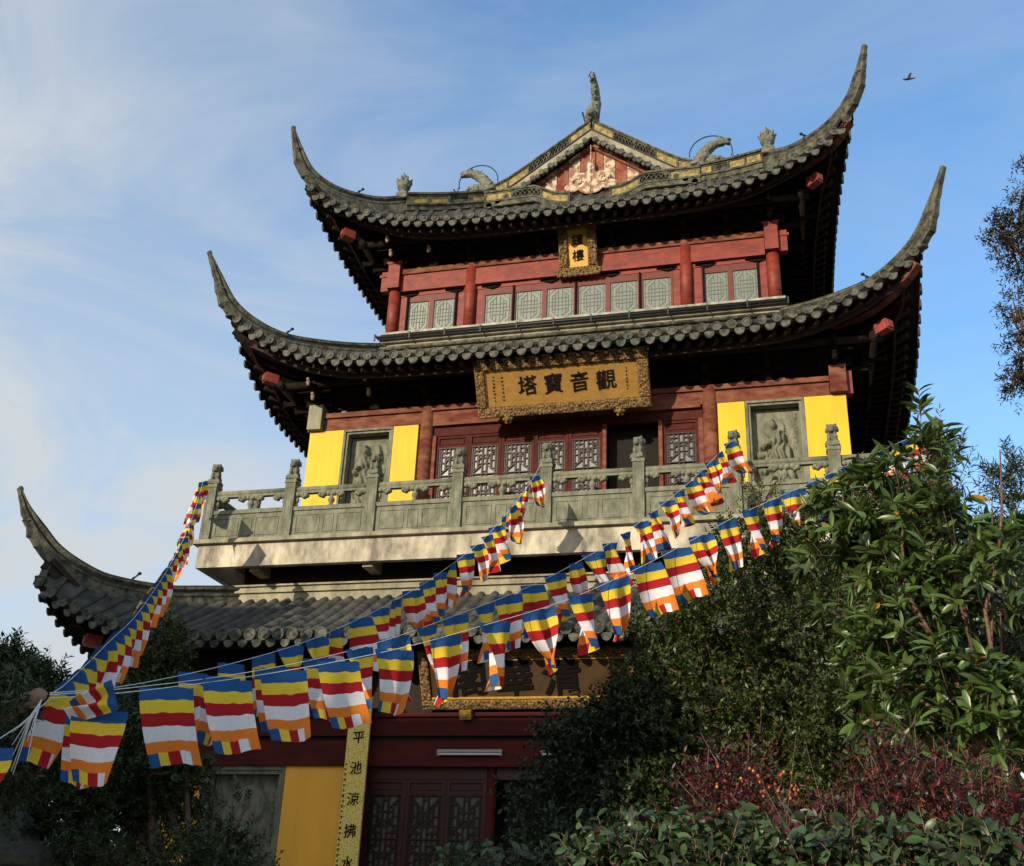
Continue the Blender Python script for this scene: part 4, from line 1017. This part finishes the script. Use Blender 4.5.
def flag_mesh(i, w=.36, h=.54, droop=.35, curl=1.0, twist=None):
    rr_ = random.Random(i*17+3); nx, nz = 20, 36
    n1_, ph, tw = rr_.uniform(.55, 1.3), rr_.uniform(0, 6.3), rr_.uniform(-.9, .9)*curl
    pinch = rr_.uniform(.1, .75)*curl; sway = rr_.uniform(-.10, .12); bend = rr_.uniform(.0, .12); fold = rr_.uniform(-.5, 1.0)
    if twist is not None: tw = twist*rr_.uniform(.8, 1.2); pinch *= .5
    mb = MB(); rows = []
    for a in range(nz+1):
        v = a/nz; row = []
        k = 1-min(.85, pinch*v**1.3)
        th = tw*v**(1.5 if twist is None else .75)
        for b in range(nx+1):
            s = b/nx-.5
            x = s*w*k; amp = .065*curl*v**.8*(.4+pinch)
            y = amp*math.sin(2*math.pi*s*n1_*1.4+ph+v*1.5) + bend*v*v
            if fold > .25 and s > .15:
                q = min(1, (s-.15)/.35)*max(0, v-.25)*1.2*fold; x -= q*.15; y -= q*.09
            x2 = x*math.cos(th)-y*math.sin(th)+sway*v*v; y2 = x*math.sin(th)+y*math.cos(th)
            y += .016*v*noise.noise(Vector((s*7, v*2.2, i))) + .006*noise.noise(Vector((s*22+v*6, v*7, i*3)))
            z = -v*h*(1-.12*pinch*abs(s)*2) + .012*math.sin(5*s+ph)*v + .008*noise.noise(Vector((s*6, v*3, i+50)))
            row.append((x2, y2, z))
        rows.append(row)
    mb.grid(rows, 0, True)
    mats_ = []
    for a in range(nz):
        for b in range(nx):
            r_ = a/nz
            if r_ < .153: c = 0
            elif r_ < .333: c = 1
            elif r_ < .50: c = 2
            elif r_ < .667: c = 3
            elif r_ < .833: c = 4
            else: c = min(4, int(b/(nx/5)))
            mats_.append(c)
    mb.m = mats_
    return mb.mesh('flag', FL)
CALM = [flag_mesh(100+i, w=.345, h=.45, curl=.5) for i in range(7)]
MID = [flag_mesh(200+i, w=.33, h=.51, curl=1.35) for i in range(14)]
WILD = [flag_mesh(300+i, w=.28, h=.51, curl=1.7) for i in range(12)]
STEEP = [flag_mesh(400+i, w=.31, h=.52, curl=.8, twist=-1.15) for i in range(7)]
def string_pt(E, tab, s):
    p = P0.lerp(Vector((E[0], E[1], 0)), s); p.z = interp(tab, s); return p
for key, (E, tab) in STR.items():
    root = thing('flag_string', LBL[key], 'flag string', (P0.x, P0.y, tab[0][1]), 0, 'strings of striped flags tied to the pole')
    org = Vector((P0.x, P0.y, tab[0][1]))
    pts = [string_pt(E, tab, i/70) for i in range(71)]
    MB().tube([p-org for p in pts], .0028, 5).build('cord', M['cord'], root)
    s = {'A': .05, 'B': .13, 'C': .11, 'D': .055}[key]; Lx = (Vector((E[0], E[1]))-Vector((P0.x, P0.y))).length
    i = 0; rr_ = random.Random(ord(key))
    stepm0 = {'A': .50, 'B': .45, 'C': .46, 'D': .42}[key]
    while s < .985:
        p = string_pt(E, tab, s); p2 = string_pt(E, tab, s+.01); d = p2-p; slope = d.normalized()
        stepm = ((stepm0*(1+.1*s) if s > .55 or key == 'A' else .48) if key != 'D' else min(.53, .34+.9*s))
        step = stepm*math.hypot(slope.x, slope.y)/Lx
        far = s > .66
        me = rr_.choice(STEEP) if (key == 'A' and s < .6) else rr_.choice(CALM if (s < .22 and key != 'A') else (WILD if far else MID))
        o = obj('flag', me, root, p-org-Vector((0, 0, .004)))
        # top edge lies along the string
        yaw = math.atan2(d.y, d.x); pit = -math.atan2(d.z, math.hypot(d.x, d.y))
        
        turn = (rr_.uniform(-.40, .15) if s > .55 else rr_.uniform(-.35, .1)) if key in 'BCD' and s > .25 else ((rr_.uniform(-.12, .05) if s < .6 else rr_.uniform(-.5, .1)) if key == 'A' else 0)
        sh = Matrix.Identity(4); tz = d.z/math.hypot(d.x, d.y)
        # shear so the top edge follows the cord while the cloth hangs plumb
        sh[2][0] = tz*(1 if abs(turn) < .01 else math.cos(turn))
        lean = rr_.uniform(.10, .30)*(1.3 if far else 1) if s > .2 else rr_.uniform(-.06, .16)
        if key == 'A' and s < .6: lean = rr_.uniform(-.05, .12)
        sh[0][2] = -lean
        o.matrix_local = Matrix.Translation(p-org) @ Matrix.Rotation(yaw+turn, 4, 'Z') @ sh @ Matrix.Scale(rr_.uniform(.92, 1.04), 4)
        s += step*rr_.uniform(.95, 1.12); i += 1
# short string running down out of the frame at the left, with two flags, and the bunched first flag
root = thing('flag_string', 'short string with flags hanging down at the far left edge below the pole end', 'flag string', (P0.x, P0.y, 2.7), 0, 'strings of striped flags tied to the pole')
e = Vector((.08, -.50, -.33)); MB().tube([(0, 0, 0), e*.5+Vector((0, 0, -.02)), e, e*2], .0028, 5).build('cord', M['cord'], root)
for k, t_ in enumerate((1.0, 1.9)):
    o = obj('flag', CALM[k], root); o.matrix_local = Matrix.Translation(e*t_+Vector((-.05, 0, -.01))) @ Matrix.Rotation(.75, 4, 'Z') @ Matrix(((1, 0, .15, 0), (0, 1, 0, 0), (.45, 0, 1, 0), (0, 0, 0, 1))) @ Matrix.Scale(.85, 4)
root = thing('flag_bunch', 'bunched flags knotted round the pole end, one hanging full length', 'flags', (P0.x, P0.y, 2.70))
o = obj('flag', CALM[2], root); o.matrix_local = Matrix.Translation((.27, .10, -.04)) @ Matrix.Rotation(.40, 4, 'Z') @ Matrix.Scale(.88, 4)
o = obj('flag', CALM[1], root); o.matrix_local = Matrix.Translation((.10, .25, -.05)) @ Matrix.Rotation(1.2, 4, 'Z') @ Matrix.Scale(.85, 4)
o = obj('flag', WILD[2], root); o.matrix_local = Matrix.Translation((.40, .02, .03)) @ Matrix.Rotation(.5, 4, 'Z') @ Matrix.Rotation(R(68), 4, 'Y') @ Matrix.Rotation(.5, 4, 'X') @ Matrix.Scale(.62, 4)
st = MB()
for k in range(7):
    a = random.uniform(-.12, .04); b = random.uniform(.18, .42)
    st.tube([(-.03, -.02, .0), (-.05+a*.4, -.03, -.12), (-.06+a, -.04, -b)], .0035, 4)
st.build('loose_cords', M['cord'], root)
pl_ = thing('wooden_pole', 'rough wooden pole whose brown end carries all the flag strings', 'pole', (-8.4, 5.95, 0))
pm = MB(); a = Vector((0, 0, 0)); b = Vector((4.30, -.56, 2.73))
pm.tube([a, a.lerp(b, .3)+Vector((.03, 0, .22)), a.lerp(b, .7)+Vector((0, 0, .25)), b-Vector((.04, 0, .015)), b, b+Vector((.012, -.003, .016))], [.06, .055, .05, .045, .042, .03], 12)
pm.build('pole_shaft', M['pole'], pl_)
MB().tube([b-Vector((.10, -.012, .03)), b-Vector((.06, -.008, .02))], .050, 12).build('cord_lashing', M['cord'], pl_)

# ------------------------------------------------------------ plants
def leaves_mesh(name, P, D, U, size, tmpl_v, tmpl_f, mats, midx=None):
    """P positions, D leaf directions, U up-ish normals, size (n,2) length,width"""
    P = np.asarray(P); n = len(P)
    D = D/np.linalg.norm(D, axis=1, keepdims=True); X_ = np.cross(D, U); X_ /= np.linalg.norm(X_, axis=1, keepdims=True)+1e-9; Z_ = np.cross(X_, D)
    tv = np.array(tmpl_v); k = len(tv)
    V = P[:, None, :] + X_[:, None, :]*(tv[None, :, 0:1]*size[:, None, 1:2]) + D[:, None, :]*(tv[None, :, 1:2]*size[:, None, 0:1]) + Z_[:, None, :]*(tv[None, :, 2:3]*size[:, None, 0:1])
    V = V.reshape(-1, 3); nf = len(tmpl_f); fl = len(tmpl_f[0])
    F = (np.array(tmpl_f)[None] + (np.arange(n)*k)[:, None, None]).reshape(-1, fl)
    me = bpy.data.meshes.new(name); me.vertices.add(len(V)); me.vertices.foreach_set('co', V.astype(np.float32).ravel())
    me.loops.add(F.size); me.loops.foreach_set('vertex_index', F.astype(np.int32).ravel())
    me.polygons.add(len(F)); me.polygons.foreach_set('loop_start', np.arange(0, F.size, fl, dtype=np.int32)); me.polygons.foreach_set('loop_total', np.full(len(F), fl, dtype=np.int32))
    for mt in mats: me.materials.append(mt)
    if midx is not None: me.polygons.foreach_set('material_index', np.repeat(midx, nf).astype(np.int32))
    me.polygons.foreach_set('use_smooth', np.ones(len(F), dtype=bool))
    me.update(calc_edges=True); return me
SMALL = ([(0, 0, 0), (.5, .45, .06), (0, 1, 0), (-.5, .45, .06)], [(0, 1, 2, 3)])
lv = []; lf = []
for i, (t, w, z) in enumerate(((0, .08, 0), (.2, .36, .02), (.5, .5, .01), (.78, .36, -.05), (1, .03, -.14))): lv += [(-w, t, z+.10*w), (0, t, z-.01), (w, t, z+.10*w)]
for i in range(4):
    for j in range(2): a = i*3+j; lf.append((a, a+1, a+4, a+3))
LONG = (lv, lf)
def rand_dirs(n, upw=0.3):
    d = rng.normal(size=(n, 3)); d[:, 2] += upw; return d/np.linalg.norm(d, axis=1, keepdims=True)
def twigs(centers, n_tw, leaves_per, tw_len, leaf, spread=.75, shell=.75, upw=.5, whorl=False, clump=.0, out=.8):
    """centers: list of (c, radii); returns P, D, U, size for leaves set along twigs spread through the crown"""
    vol = np.array([r[0]*r[1]*r[2] for c, r in centers])**(2/3); pr = vol/vol.sum(); Ps = []; Ds = []
    idx = rng.choice(len(centers), n_tw, p=pr)
    cen = np.array([c for c, r in centers])[idx]; rad = np.array([r for c, r in centers])[idx]
    d = rng.normal(size=(n_tw, 3)); d /= np.linalg.norm(d, axis=1, keepdims=True)
    k = shell+(1-shell)*rng.random(n_tw)**.7*1.0 + rng.normal(size=n_tw)*.07
    deep = rng.random(n_tw) < .25; k[deep] *= rng.random(deep.sum())
    base = cen+d*rad*k[:, None]
    if clump:
        keep = np.array([noise.noise(Vector(tuple(b*clump))) > -.12 for b in base]); base = base[keep]; d = d[keep]
    n_tw = len(base)
    td = d*out + rng.normal(size=(n_tw, 3))*.45; td[:, 2] += upw; td /= np.linalg.norm(td, axis=1, keepdims=True)
    L_ = tw_len*(.6+.8*rng.random(n_tw)); K = leaves_per
    t = np.tile(np.linspace(.12, 1, K), (n_tw, 1)) if not whorl else np.tile(.72+.28*rng.random(K), (n_tw, 1))
    P = base[:, None, :]+td[:, None, :]*(t*L_[:, None])[..., None]
    an = np.tile(np.arange(K)*2.4, (n_tw, 1))+rng.random((n_tw, 1))*6.3
    h = np.where(np.abs(td[:, 2:3]) > .9, [[1., 0, 0]], [[0, 0, 1.]]); e1 = np.cross(td, h); e1 /= np.linalg.norm(e1, axis=1, keepdims=True); e2 = np.cross(td, e1)
    D = e1[:, None, :]*np.cos(an)[..., None]+e2[:, None, :]*np.sin(an)[..., None]
    D = D*spread + td[:, None, :]*(1-spread*.6) + rng.normal(size=(n_tw, K, 3))*.15
    P = P.reshape(-1, 3); D = D.reshape(-1, 3); n = len(P)
    U = rand_dirs(n, 1.5)
    size = np.stack([leaf[0]*(.65+.6*rng.random(n)), leaf[1]*(.75+.5*rng.random(n))], 1)
    return P, D, U, size, base, td, L_
def tree(name, label, cat, base, centers, trunk_r, n_tw, lp, twl, leaf, mats, tmpl, group=None, bark='bark', nst=350, probs=None, trunks=None, **kw):
    root = thing(name, label, cat, base, 0, group); B = Vector(base)
    P, D, U, size, tb, td, L_ = twigs(centers, n_tw, lp, twl, leaf, **kw)
    mi = None
    if probs is not None: mi = rng.choice(len(mats), len(P), p=probs)
    me = leaves_mesh('crown', P-np.array(base), D, U, size, tmpl[0], tmpl[1], [M[m_] for m_ in mats], mi)
    tr = MB(); top = sorted(centers, key=lambda c: -c[0][2])[0][0]
    for (a, rads) in (trunks or []):
        tr.tube([Vector(p)-B for p in a], rads, 9)
    if not trunks:
        tr.tube([(0, 0, -.1), (0.03, .02, (top[2]-B.z)*.35), (Vector(top)-B)*.7, Vector(top)-B], [trunk_r, trunk_r*.8, trunk_r*.5, trunk_r*.2], 9)
    for c, r in centers:
        cc = Vector(c)-B; st_ = Vector((cc.x*.2, cc.y*.2, max(.1, cc.z-r[2]*1.1)*.75))
        tr.tube([st_, st_.lerp(cc, .5)+Vector((0, 0, -.08)), cc], [trunk_r*.45, trunk_r*.3, trunk_r*.15], 6)
    tw = MB(); n = len(tb); ids = rng.choice(n, min(n, nst), replace=False)
    for i in ids:
        a = Vector(tb[i])-B; b = a+Vector(td[i])*float(L_[i]); c = min(centers, key=lambda c_: (Vector(c_[0])-B-a).length); cc = Vector(c[0])-B
        tr.tube([a.lerp(cc, .55), a, b], [trunk_r*.12+.003, .004, .002], 4)
    tro = tr.build('trunk', M[bark], root)
    cr_ = obj('crown', me, root)
    return root
def ray_pt(px, py, y):
    """helper used only while laying out the bed: direction through the frame at a given depth"""
    c = ((px-512)/FPX, -(py-433)/FPX, 1.0); d = r2*c[0]+u2*c[1]+fwd*c[2]; k = y/d.y; return Vector((d.x*k, y, d.z*k+1.6))
def E_(px, py, y, rx, rz, ry=None):
    """ellipsoid centre/radii in metres from frame position, radius given in pixels at that depth"""
    p = ray_pt(px, py, y); s = (p-Vector((0, 0, 1.6))).length/FPX
    return (tuple(p), (rx*s, (ry or (rx+rz)*.5)*s, rz*s))

# fine-leaved dark evergreen in the middle of the bed
tree('evergreen_tree', 'dense dark small-leaved evergreen right of the ground-floor sign', 'tree', (-.2, 12.9, 0),
     [E_(760, 640, 12.8, 95, 95), E_(700, 620, 12.6, 60, 60), E_(830, 570, 12.9, 60, 60), E_(680, 720, 12.2, 60, 70), E_(850, 700, 12.3, 85, 100), E_(760, 780, 12.0, 110, 80), E_(770, 560, 12.8, 50, 36), E_(735, 545, 12.7, 20, 20), E_(650, 660, 12.4, 28, 30), E_(900, 760, 12.0, 110, 80), E_(660, 800, 12.0, 60, 60)],
     .11, 11000, 13, .17, (.058, .030), ['leaf_fine', 'leaf_yel'], SMALL, probs=[.98, .02], clump=3.2, shell=.72)
tree('young_sapling', 'wispy light-green sapling tips rising before the balcony slab', 'sapling', (-.5, 13.0, 0),
     [E_(762, 505, 12.9, 15, 24), E_(756, 540, 12.9, 16, 20)], .02, 90, 11, .16, (.06, .018), ['leaf_fine', 'leaf_yel'], SMALL, probs=[.7, .3], upw=.9)
# maple-like lower tree in the shade at the doors
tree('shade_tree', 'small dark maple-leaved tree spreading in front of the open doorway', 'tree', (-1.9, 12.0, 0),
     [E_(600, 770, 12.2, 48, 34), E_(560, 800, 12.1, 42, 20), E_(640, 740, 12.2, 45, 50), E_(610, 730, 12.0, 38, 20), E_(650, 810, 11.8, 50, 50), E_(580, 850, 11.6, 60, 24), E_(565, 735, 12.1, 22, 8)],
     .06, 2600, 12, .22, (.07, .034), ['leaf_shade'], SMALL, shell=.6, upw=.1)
# large-leaved tree
wh = []
big_centers = [E_(905, 525, 8.6, 55, 55), E_(918, 445, 8.5, 16, 20), E_(858, 515, 8.6, 34, 28), E_(992, 500, 8.5, 28, 34), E_(960, 570, 8.5, 60, 50), E_(890, 600, 8.6, 60, 50), E_(1000, 600, 8.4, 40, 50), E_(940, 660, 8.4, 60, 50), E_(860, 555, 8.7, 45, 30), E_(1010, 690, 8.3, 40, 50), E_(930, 480, 8.6, 40, 26), E_(960, 720, 8.2, 60, 45), E_(1010, 740, 8.1, 40, 50), E_(900, 700, 8.3, 50, 40)]
def rp(px, py, y): return ray_pt(px, py, y)
tree('magnolia_tree', 'tall shrub-like tree with long glossy whorled leaves and reddish branches', 'tree', tuple(Vector((1.25, 8.3, 0))),
     big_centers, .028, 800, 9, .20, (.155, .042), ['leaf_big', 'leaf_yel', 'leaf_old'], LONG, probs=[.97, .024, .006], nst=160, clump=1.8, bark='bark_red', whorl=True, spread=.95, shell=.55, upw=.7,
     trunks=[([Vector((1.25, 8.3, 0)), rp(985, 760, 8.3), rp(966, 700, 8.2), rp(940, 650, 8.2), rp(905, 600, 8.3), rp(890, 560, 8.4)], [.045, .034, .024, .018, .014, .009]),
             ([rp(940, 650, 8.2), rp(905, 590, 8.25), rp(902, 540, 8.3), rp(912, 470, 8.4), rp(918, 415, 8.5)], [.018, .014, .012, .010, .006]),
             ([Vector((1.35, 8.3, 0)), rp(1010, 760, 8.2), rp(985, 610, 8.1), rp(998, 560, 8.1), rp(1002, 510, 8.2), rp(1000, 450, 8.3)], [.035, .022, .013, .011, .009, .005]),
             ([rp(1010, 770, 8.2), rp(950, 720, 8.1), rp(905, 690, 8.1), rp(880, 670, 8.2)], [.02, .015, .012, .008])])
tree('tip_shoot', 'single tall leafy shoot topping the long-leaved tree against the dark eave', 'shoot', tuple(rp(918, 470, 8.45)),
     [E_(921, 418, 8.45, 7, 14), E_(930, 450, 8.4, 9, 10)], .012, 9, 10, .12, (.17, .036), ['leaf_big'], LONG, whorl=False, spread=.8, upw=1.3, bark='bark_red')
tree('podocarpus_tree', 'needle-leaved evergreen shoots standing behind the long-leaved tree on the right', 'tree', (2.1, 10.6, 0),
     [E_(950, 480, 10.6, 14, 44), E_(938, 500, 10.6, 14, 30), E_(1010, 490, 10.6, 14, 30), E_(975, 560, 10.6, 50, 30), E_(900, 540, 10.6, 50, 50), E_(1010, 600, 10.4, 40, 60), E_(930, 620, 10.4, 70, 70), E_(990, 700, 10.2, 70, 70)],
     .06, 3000, 16, .24, (.08, .015), ['needle'], SMALL, upw=1.3, spread=.7, shell=.5, clump=1.5)
# left foreground evergreens
tree('podocarpus_tree', 'dark needle-leaved evergreen rising against the sky behind the pole end', 'tree', (-6.6, 7.8, 0),
     [E_(-6, 705, 7.8, 34, 44), E_(20, 750, 7.7, 60, 50), E_(44, 694, 7.8, 10, 20), E_(30, 690, 7.8, 9, 16), E_(6, 672, 7.8, 18, 20), E_(-30, 720, 7.8, 50, 60), E_(36, 720, 7.8, 26, 40), E_(2, 712, 5.35, 20, 20)],
     .09, 2600, 16, .15, (.055, .018), ['needle_l'], SMALL, upw=1.0, spread=.75, shell=.7)
tree('podocarpus_tree', 'dark broad evergreen filling the corner below the big flags', 'tree', (-5.3, 9.6, 0),
     [E_(90, 810, 9.6, 95, 66), E_(190, 850, 9.4, 60, 30), E_(30, 820, 9.5, 70, 60), E_(150, 795, 9.7, 50, 26), E_(215, 822, 9.3, 26, 10), E_(245, 808, 9.3, 26, 6), E_(235, 838, 9.3, 30, 7), E_(150, 740, 9.6, 26, 22), E_(186, 768, 9.5, 22, 12), E_(228, 850, 9.3, 34, 16), E_(95, 745, 9.7, 50, 45), E_(130, 870, 9.0, 120, 30)],
     .10, 7000, 15, .15, (.06, .020), ['needle_l', 'leaf_fine'], SMALL, probs=[.6, .4], upw=.6, spread=.8, shell=.7, clump=1.5)
tree('evergreen_tree', 'slim evergreen behind the left flag string, dark against the ground-floor eave', 'tree', (-8.3, 13.6, 0),
     [E_(163, 668, 13.6, 16, 44), E_(150, 715, 13.6, 30, 50), E_(120, 735, 13.4, 50, 45)], .08, 2000, 14, .2, (.075, .026), ['leaf_fine'], SMALL, upw=.8, shell=.6)
# bronze-leaved branches, upper right
tree('cedar_tree', 'tall bronze-leaved tree reaching in at the upper right against the sky', 'tree', (3.3, 9.3, 0),
     [E_(1024, 230, 9.2, 22, 44), E_(1006, 235, 9.2, 13, 14), E_(1026, 180, 9.2, 8, 24), E_(1024, 335, 9.2, 14, 50), E_(1018, 375, 9.2, 9, 20), E_(1072, 250, 9.3, 46, 90), E_(1075, 370, 9.3, 44, 70)],
     .10, 2300, 12, .12, (.05, .014), ['leaf_cedar'], SMALL, upw=-.1, shell=.5, spread=.8, clump=4,
     trunks=[([(3.3, 9.3, 0), (3.25, 9.3, 3), (3.1, 9.3, 6), (2.95, 9.3, 8.8)], [.15, .12, .08, .03])])
# nandina shrubs and broad-leaved shrubs along the front of the bed
NAND = [('red-leaved nandina with orange berries, leftmost of the red shrubs', 732, 800, 6.6, 34, 32, 1), ('wide red-leaved nandina below the dark gap in the bushes', 905, 795, 6.6, 46, 34, 0), ('red-leaved nandina at the right edge of the frame', 985, 822, 6.4, 40, 28, 0), ('low dark-red nandina half covered by green leaves', 830, 842, 6.2, 36, 14, 0)]
for lb, px, py, y, rx, rz, b in NAND:
    e0 = E_(px, py, y, rx, rz); 
    t_ = tree('nandina_shrub', lb, 'shrub', (e0[0][0], y, .35), [e0, E_(px-rx*.5, py+rz*.5, y, rx*.6, rz), E_(px+rx*.5, py+rz*.4, y, rx*.6, rz*.9)], .012, 300, 11, .20, (.045, .013), ['leaf_red', 'leaf_cedar', 'leaf_shrub'], SMALL, nst=50, probs=[.66, .22, .12], shell=.5, upw=.7, group='red-leaved nandina shrubs')
    if b:
        bb = MB(); c = rp(742, 782, 6.4)-Vector((e0[0][0], y, .35))
        for k in range(34): bb.blob(c+Vector((random.gauss(0, .11), random.gauss(0, .06), random.gauss(0, .06))), (.009, .009, .009), seg=(6, 4))
        for k in range(22): bb.blob(c+Vector((.25, 0, -.06))+Vector((random.gauss(0, .06), random.gauss(0, .06), random.gauss(0, .05))), (.009, .009, .009), seg=(6, 4))
        bb.build('berries', M['berry'], t_)['kind'] = 'stuff'
SHR = [('broad-leaved green shrub at the bottom, left of the red shrubs', 640, 872, 5.8, 60, 34), ('broad-leaved green shrub in front of the berried nandina', 730, 866, 5.6, 60, 32), ('broad-leaved green shrub at the bottom below the wide nandina', 850, 880, 5.4, 70, 30), ('broad-leaved green shrub in the bottom right corner', 970, 882, 5.2, 70, 30), ('low green shrub at the foot of the doorway', 510, 880, 7.0, 70, 14)]
for lb, px, py, y, rx, rz in SHR:
    e0 = E_(px, py, y, rx, rz)
    tree('broadleaf_shrub', lb, 'shrub', (e0[0][0], y, .0), [e0, E_(px, py+20, y, rx*1.1, rz)], .018, 300, 7, .13, (.072, .034), ['leaf_shrub', 'leaf_red'], LONG, probs=[.95, .05], shell=.6, upw=.9, spread=.9, group='broad-leaved shrubs along the bed')
# dry bare stalks
for k, (a, b) in enumerate((((796, 735), (790, 790)), ((806, 745), (818, 790)))):
    s0 = rp(a[0], a[1], 6.0); s1 = rp(b[0], b[1], 6.0); s1 = s1+(s1-s0)*.8
    MBx = MB(); base = Vector((s1.x, s1.y, .35)); MBx.tube([Vector((0, 0, 0)), s1-base, s0-base], [.004, .0025, .001], 5)
    o = MBx.build('dry_stalk', M['bark'], None, base)
    tag(o, ['thin upright dry stalk before the dark gap', 'second thin stalk just right of the upright one'][k], 'stalk')

# ------------------------------------------------------------ stone lantern at the left, bird, added shadow casters out of the frame
ln = thing('stone_lantern', 'dark stone lantern with curved cap, behind leaves at the lower left edge', 'lantern', (-6.9, 9.0, 0))
MB().lathe((0, 0, 0), [(.5, 0), (.5, .2), (.3, .25), (.18, .4), (.16, 1.3), (.3, 1.45), (.42, 1.6)], 8).build('pedestal', M['stone_dark'], ln)
MB().lathe((0, 0, 1.6), [(.3, 0), (.3, .4)], 6).build('light_chamber', M['stone_dark'], ln)
MB().lathe((0, 0, 2.0), [(.62, .0), (.60, .07), (.35, .22), (.2, .42), (.12, .5)], 6).build('cap', M['stone_dark'], ln)
MB().lathe((0, 0, 2.5), [(.08, 0), (.14, .08), (.1, .2), (.02, .3)], 10).build('finial', M['stone_dark'], ln)

bd = thing('bird', 'tiny dark bird flying in the open sky at the upper right', 'bird', (4.8, 30, 27.45))
b_ = MB(); b_.blob((-.05, 0, 0), (.17, .055, .055)); b_.blob((-.2, 0, .015), (.05, .04, .04)); b_.tube([(.08, 0, 0), (.26, 0, .01)], [.04, .02], 6)
b_.tube([(-.24, 0, .01), (-.28, 0, 0)], [.012, .002], 5)
bd.scale = (.75, .75, .75)
wg = [(-.08, 0, .03), (.06, 0, .03), (.13, -.05, .28), (.08, -.06, .30), (-.02, -.03, .18)]
b_.add(wg, [(0, 1, 2, 3, 4)]); b_.add([(x, y+.01, z) for x, y, z in wg], [(4, 3, 2, 1, 0)])
wg = [(-.08, 0, .03), (.06, 0, .03), (.12, .25, .16), (.06, .27, .17), (-.02, .14, .12)]
b_.add(wg, [(4, 3, 2, 1, 0)]); b_.add([(x, y, z+.01) for x, y, z in wg], [(0, 1, 2, 3, 4)])
b_.build('body', mat('bird_dark', (.02, .022, .03), .8), bd)

def hall(name, label, x0, x1, y0, y1, ze_, zrg):  # roofed blocks added out of view to cast shade
    h_ = thing(name, label, 'hall', ((x0+x1)/2, (y0+y1)/2, 0)); w = (x1-x0)/2; d = (y1-y0)/2
    MB().box(-w, w, -d, d, 0, ze_).build('wall', M['yellow2'], h_)
    m_ = MB(); o_ = .7
    m_.add([(-w-o_, -d-o_, ze_-.2), (w+o_, -d-o_, ze_-.2), (w+o_, 0, zrg), (-w-o_, 0, zrg), (w+o_, d+o_, ze_-.2), (-w-o_, d+o_, ze_-.2)], [(0, 1, 2, 3), (3, 2, 4, 5), (0, 3, 5), (1, 4, 2), (0, 5, 4, 1)])
    m_.build('roof', M['tile'], h_)
    for i in range(int(2*w/2.4)):
        x = -w+1.2+i*2.4
        MB().box(x-.6, x+.6, d+.002, d+.06, 1, 3.4).build('window', M['door_red'], h_)
    return h_
hall('tall_shade_block', 'tall roofed block added outside the frame to shade the left end of the lowest roof', -40, -18.2, -7, 1, 10.2, 12.2)  # added unseen, sized to shade the lowest roof's left end
hall('low_shade_block', 'lower roofed block added outside the frame to shade the ground storey', -17.4, -10.0, -6, 1, 8.6, 10.0)  # added unseen, keeps sun off the ground storey

gt_ = thing('shade_wall', 'plain wall added unseen behind the viewpoint to shade the shrubs', 'wall', (-3.0, -4.3, 0))  # unseen wall added to cast shade on the shrubs
MB().box(-3.4, 4.2, -.2, .2, 0, 2.5).build('wall_body', M['yellow2'], gt_)
MB().box(-3.39, 4.3, -.4, .4, 2.505, 2.65).box(-3.39, 4.3, -.2, .2, 2.652, 2.8).build('coping', M['tile'], gt_)
gt_ = thing('blocker', 'tile-capped gatehouse added unseen behind the viewpoint to shade the near flags', 'blocker', (-9.3, -4.3, 0))  # unseen mass added to throw shade over the near flags
MB().box(-2.8, 2.8, -.6, .6, 0, 5.6).build('wall_body', M['yellow2'], gt_)
MB().box(-3.1, 3.1, -1.0, 1.0, 5.605, 5.8).box(-2.9, 2.9, -.5, .5, 5.802, 6.1).build('roof', M['tile'], gt_)
